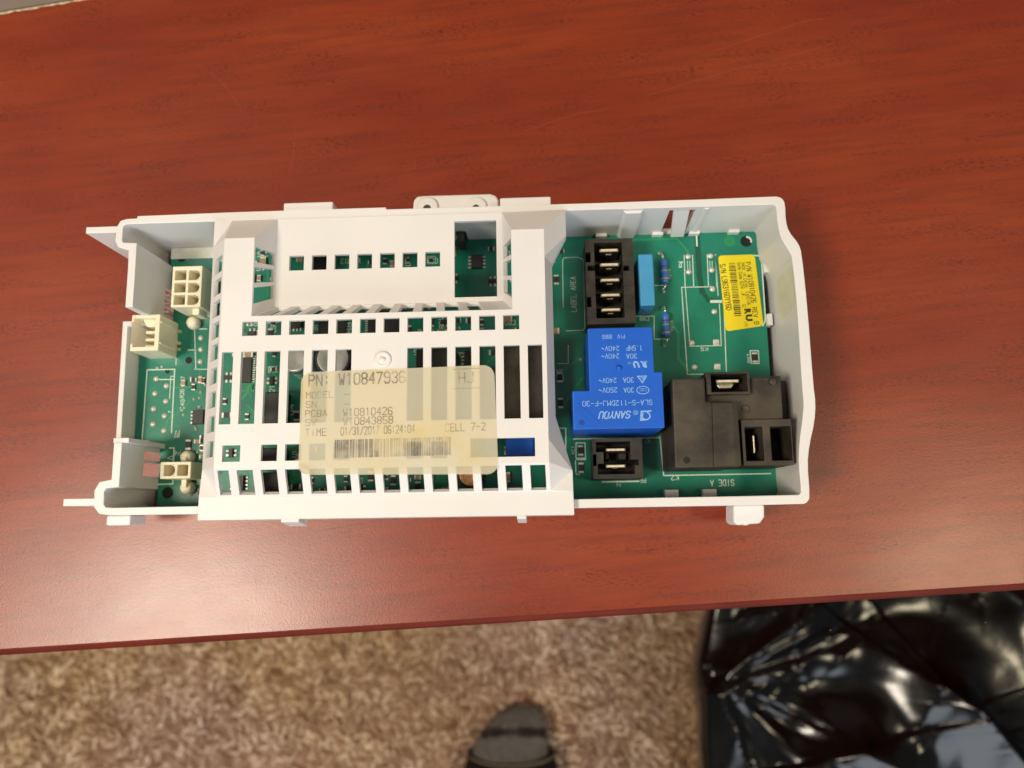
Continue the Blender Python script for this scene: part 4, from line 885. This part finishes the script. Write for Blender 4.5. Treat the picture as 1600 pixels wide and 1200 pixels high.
rt_('R', 1000, 565, 1011, 574, bold=.06, shear=-.25, solid=1); rt_('U', 989, 565, 1000, 574, bold=.06, shear=-.25, solid=1); rt_('US', 981, 566, 986, 569); rt_('c', 1009, 564, 1011, 568)
rt_('30A', 974, 590, 990, 597.5, bold=.008); rt_('240V~', 936, 591, 963, 598, bold=.008); rt_('30A', 975, 606, 990, 613, bold=.008); rt_('250V~', 936, 606, 964, 613, bold=.008); rt_('CQC', 999, 607, 1010, 611)
rt_('SLA-S-112DMJ-F-30', 911, 626, 1018, 633.5, bold=.008); rt_('SANYOU', 937, 643, 984, 653.5, shear=.25, bold=.035); rt_('®', 989, 641, 997, 648, solid=1)
p_ = lambda *q: [at(x, y, RZ) for x, y in q]
ribbon(bm, p_((996, 588), (1010, 587.5), (1004, 598), (996, 588)), .28, RZ, .03); ribbon(bm, p_((999, 591), (1007, 590), (1004, 594)), .2, RZ, .03)
el = [at(1004.5+9.5*math.cos(t), 609.5+6*math.sin(t), RZ) for t in [2*math.pi*i/24 for i in range(25)]]; ribbon(bm, el, .2, RZ, .01)
lg = p_((1001, 642), (1018, 641), (1017, 643.5), (1003.5, 644), (1002, 653), (1010, 656.8), (1000, 657.5)); prism(bm, lg, RZ, RZ+.03)
el = [at(1009.5+6*math.cos(t), 650+5.6*math.sin(t), RZ) for t in [2*math.pi*i/18*.8-1.2 for i in range(19)]]; ribbon(bm, el, .35, RZ+.03, .01)
obj('relay_printing', bm, 'relaytxt', rel)
bm = BM(); q = at(967, 575, zr); lathe(bm, *q, [(1.0, zr-.1), (1.0, zr+.05), (.75, zr+.12), (.55, zr+.9), (.35, zr+1.1)], 18); obj('vent_nib', bm, 'relay', rel, smooth=True)
bm = BM(); ribbon(bm, p_((904, 631), (936, 660)), .3, zr-.02, .18); ribbon(bm, p_((900, 638), (932, 669)), .25, zr-.02, .08); obj('corner_ridge', bm, 'relay', rel)
bm = BM(); q = at(909, 660, zr); lathe(bm, *q, [(.85, zr), (.85, zr+.04), (.5, zr+.03)], 18); obj('corner_dimple', bm, mat('relay_blue_shaded', (.004, .05, .30), .5), rel)  # half-dark relay blue paints the shade in the dimple

# ---- dusty black relay
bm = BM(); z = 36
prism(bm, ppoly(z, (1050, 591), (1101, 590), (1103, 627), (1152, 628), (1157, 729), (1055, 731)), ZP+.5, z); k2 = obj('power_relay', bm, 'dusty', mod, bevel=.5, label='large dusty black power relay with three tab wells')
bm = BM(); a = ppoly(z+.6, (1113, 629), (1144, 629), (1148, 727), (1116, 729)); b = ppoly(z-.2, (1112, 628), (1152, 628), (1159, 728), (1115, 730)); prism(bm, b, z-.2, z+.6, a); obj('case_step', bm, 'dusty', k2, bevel=.2)
bm = BM(); z2 = 31.5; prism(bm, ppoly(z2, (1172.5, 590), (1220, 587), (1224, 656), (1150, 658), (1103, 630), (1103, 616), (1172.5, 615)), ZP+.5, z2); obj('terminal_deck', bm, 'dusty', k2, bevel=.4)
bm = BM(); prism(bm, ppoly(20, (1205, 595), (1228, 594), (1232, 655), (1208, 655)), ZP+.5, 20); obj('case_foot', bm, 'dusty', k2, bevel=.4)
bm = BM(); O = prect(1103, 581, 1172, 616, 34); cv = prect(1111, 583.5, 1168, 612, 34); frame_box(bm, O, [cv], ZP+.6, 34, 20.5); obj('terminal_well', bm, 'dusty', k2, bevel=.15)
bm = BM(); box(bm, cv[0], cv[1], cv[2], cv[3], 20.4, 20.8); obj('well_shade', bm, 'dark', k2)  # shade of the deep well put in as a black sheet
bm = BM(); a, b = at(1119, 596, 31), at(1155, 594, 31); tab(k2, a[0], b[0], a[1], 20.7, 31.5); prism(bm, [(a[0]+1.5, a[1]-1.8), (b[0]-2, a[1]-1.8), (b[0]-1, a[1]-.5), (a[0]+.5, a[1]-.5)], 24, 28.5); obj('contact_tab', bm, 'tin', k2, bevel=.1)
bm = BM(); O = prect(1160, 655, 1239, 727, 34); cv = [prect(1165, 666.5, 1193, 720, 34), prect(1205, 666.5, 1237, 720, 34)]; cv[1] = (*cv[1][:2], *cv[0][2:]); frame_box(bm, O, cv, ZP+.6, 34, 21); obj('terminal_well', bm, 'dusty', k2, bevel=.3)
bm = BM(); box(bm, cv[0][0], cv[0][1], cv[0][2], cv[0][3], 20.9, 21.2); box(bm, cv[1][0], cv[1][1], cv[1][2], cv[1][3], 20.9, 21.2); obj('well_shade', bm, 'dark', k2)  # black sheets darken both wells, shade by colour
bm = BM(); a, b = at(1177, 677, 31), at(1179, 711, 31); prism(bm, [(a[0]-.4, b[1]), (a[0]+.4, b[1]), (a[0]+.4, a[1]), (a[0]-.4, a[1])], 21.2, 31, [(a[0]-.2, b[1]+.7), (a[0]+.25, b[1]+.7), (a[0]+.25, a[1]-.7), (a[0]-.2, a[1]-.7)]); obj('contact_tab', bm, 'tin', k2, bevel=.08)
bm = BM(); q = at(1165, 639, z2); lathe(bm, *q, [(1.2, z2-.1), (1.2, z2+.3), (.8, z2+.35), (.7, z2+.1), (.3, z2+.1)], 18); obj('moulding_boss', bm, 'dusty', k2, smooth=True)
bm = BM(); q = at(1208, 596, z2); lathe(bm, *q, [(1.4, z2-.1), (1.3, z2+.5), (.5, z2+.6)], 18); obj('moulding_boss', bm, 'black', k2, smooth=True)
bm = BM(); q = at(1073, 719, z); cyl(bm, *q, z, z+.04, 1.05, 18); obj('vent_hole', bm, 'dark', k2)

# ---- film capacitor, axial resistors
bm = BM(); zf = 22.8; O = prect(999, 397, 1021.5, 477, zf); prism(bm, ppoly(zf, (997, 397), (1020, 396.5), (1024, 477), (1001, 478)), ZP+.2, zf); obj('film_capacitor', bm, 'film', mod, bevel=.5, seg=3, label='light blue box film capacitor')
for (xa, ya, xb_, yb_, la, lb) in ((1036, 405, 1039, 443, (1031, 396), (1034, 456)), (1039, 489, 1042, 527, (1036, 481), (1038, 540))):
    a = Vector((*at(xa, ya, 12.5), 12.5)); b = Vector((*at(xb_, yb_, 12.5), 12.5)); d = b-a
    bm = BM(); tube(bm, [a, a+d*.03, a+d*.08, a+d*.18, a+d*.27, a+d*.73, a+d*.82, a+d*.92, a+d*.97, b], [.5, 1.0, 1.3, 1.35, 1.15, 1.15, 1.35, 1.3, 1.0, .5], 18)
    r_ = obj('axial_resistor', bm, 'resblue', mod, smooth=True)
    for t, m in ((.33, 'bred'), (.50, 'byel'), (.82, 'bor')):
        rr = 1.2 if t < .75 else 1.4; bm = BM(); tube(bm, [a+d*(t-.025), a+d*(t+.025)], rr, 18); obj('colour_band', bm, m, r_, smooth=False)
    bm = BM(); q = at(*la, ZP); tube(bm, [a, a-d*.12, (q[0], q[1], 12), (q[0], q[1], ZP)], .32); q = at(*lb, ZP); tube(bm, [b, b+d*.12, (q[0], q[1], 12), (q[0], q[1], ZP)], .32); obj('lead_wire', bm, 'tin', r_, smooth=True)

# ---- yellow label
zy = ZP+.08
def rounded(c, r=1.4, n=5):
    out = []
    for i in range(4):
        p0, p, p1 = Vector(c[i-1]), Vector(c[i]), Vector(c[(i+1) % 4]); a = (p0-p).normalized(); b = (p1-p).normalized()
        for k_ in range(n+1):
            t = k_/n; out.append(tuple((p+a*r)*(1-t)**2+p*2*t*(1-t)+(p+b*r)*t*t))
    return out
bm = BM(); prism(bm, rounded(ppoly(zy, (1122, 399.5), (1179, 397.5), (1193, 509), (1134, 518))), ZP+.04, zy+.04); yl_ = obj('board_label', bm, 'yellow', mod, label='bright yellow serial number label on the board')
bm = BM(); zz = zy+.05
def yt(s, x0, y0, x1, y1, **k): ptext(bm, s, x0, y0, x1, y1, zz, -90, tilt=4.5, t=.01, **k)
yt('P/N W10810426', 1169.5, 408, 1177, 474, bold=.015); yt('REV B', 1177, 480, 1184, 507, bold=.015)
yt('MADE IN CHINA  CARS196', 1163, 409, 1168, 478); yt('Date Code 6316 .JF.', 1156, 409, 1161, 467, bold=.01); yt('E', 1160, 476, 1165, 481, bold=.01); yt('S/N L963160YY6D', 1130, 411, 1138, 486, bold=.018)
yt('R', 1164, 482, 1173, 491, bold=.07, solid=1); yt('U', 1166, 491, 1175, 502, bold=.07, solid=1); yt('US', 1164, 503, 1168, 510); 
obj('label_printing', bm, 'ink', yl_)
bm = BM(); y = 411.0
while y < 494:
    wd = random.choice([.7, .7, 1.4, 2.1]); dx = (y-411)*.115
    ribbon(bm, [at(1139+dx, y+wd/2, zz), at(1148+dx, y+wd/2-.4, zz)], wd/4.6, zz, .01); y += wd+random.choice([.8, .8, 1.5])
obj('barcode', bm, 'ink', yl_)
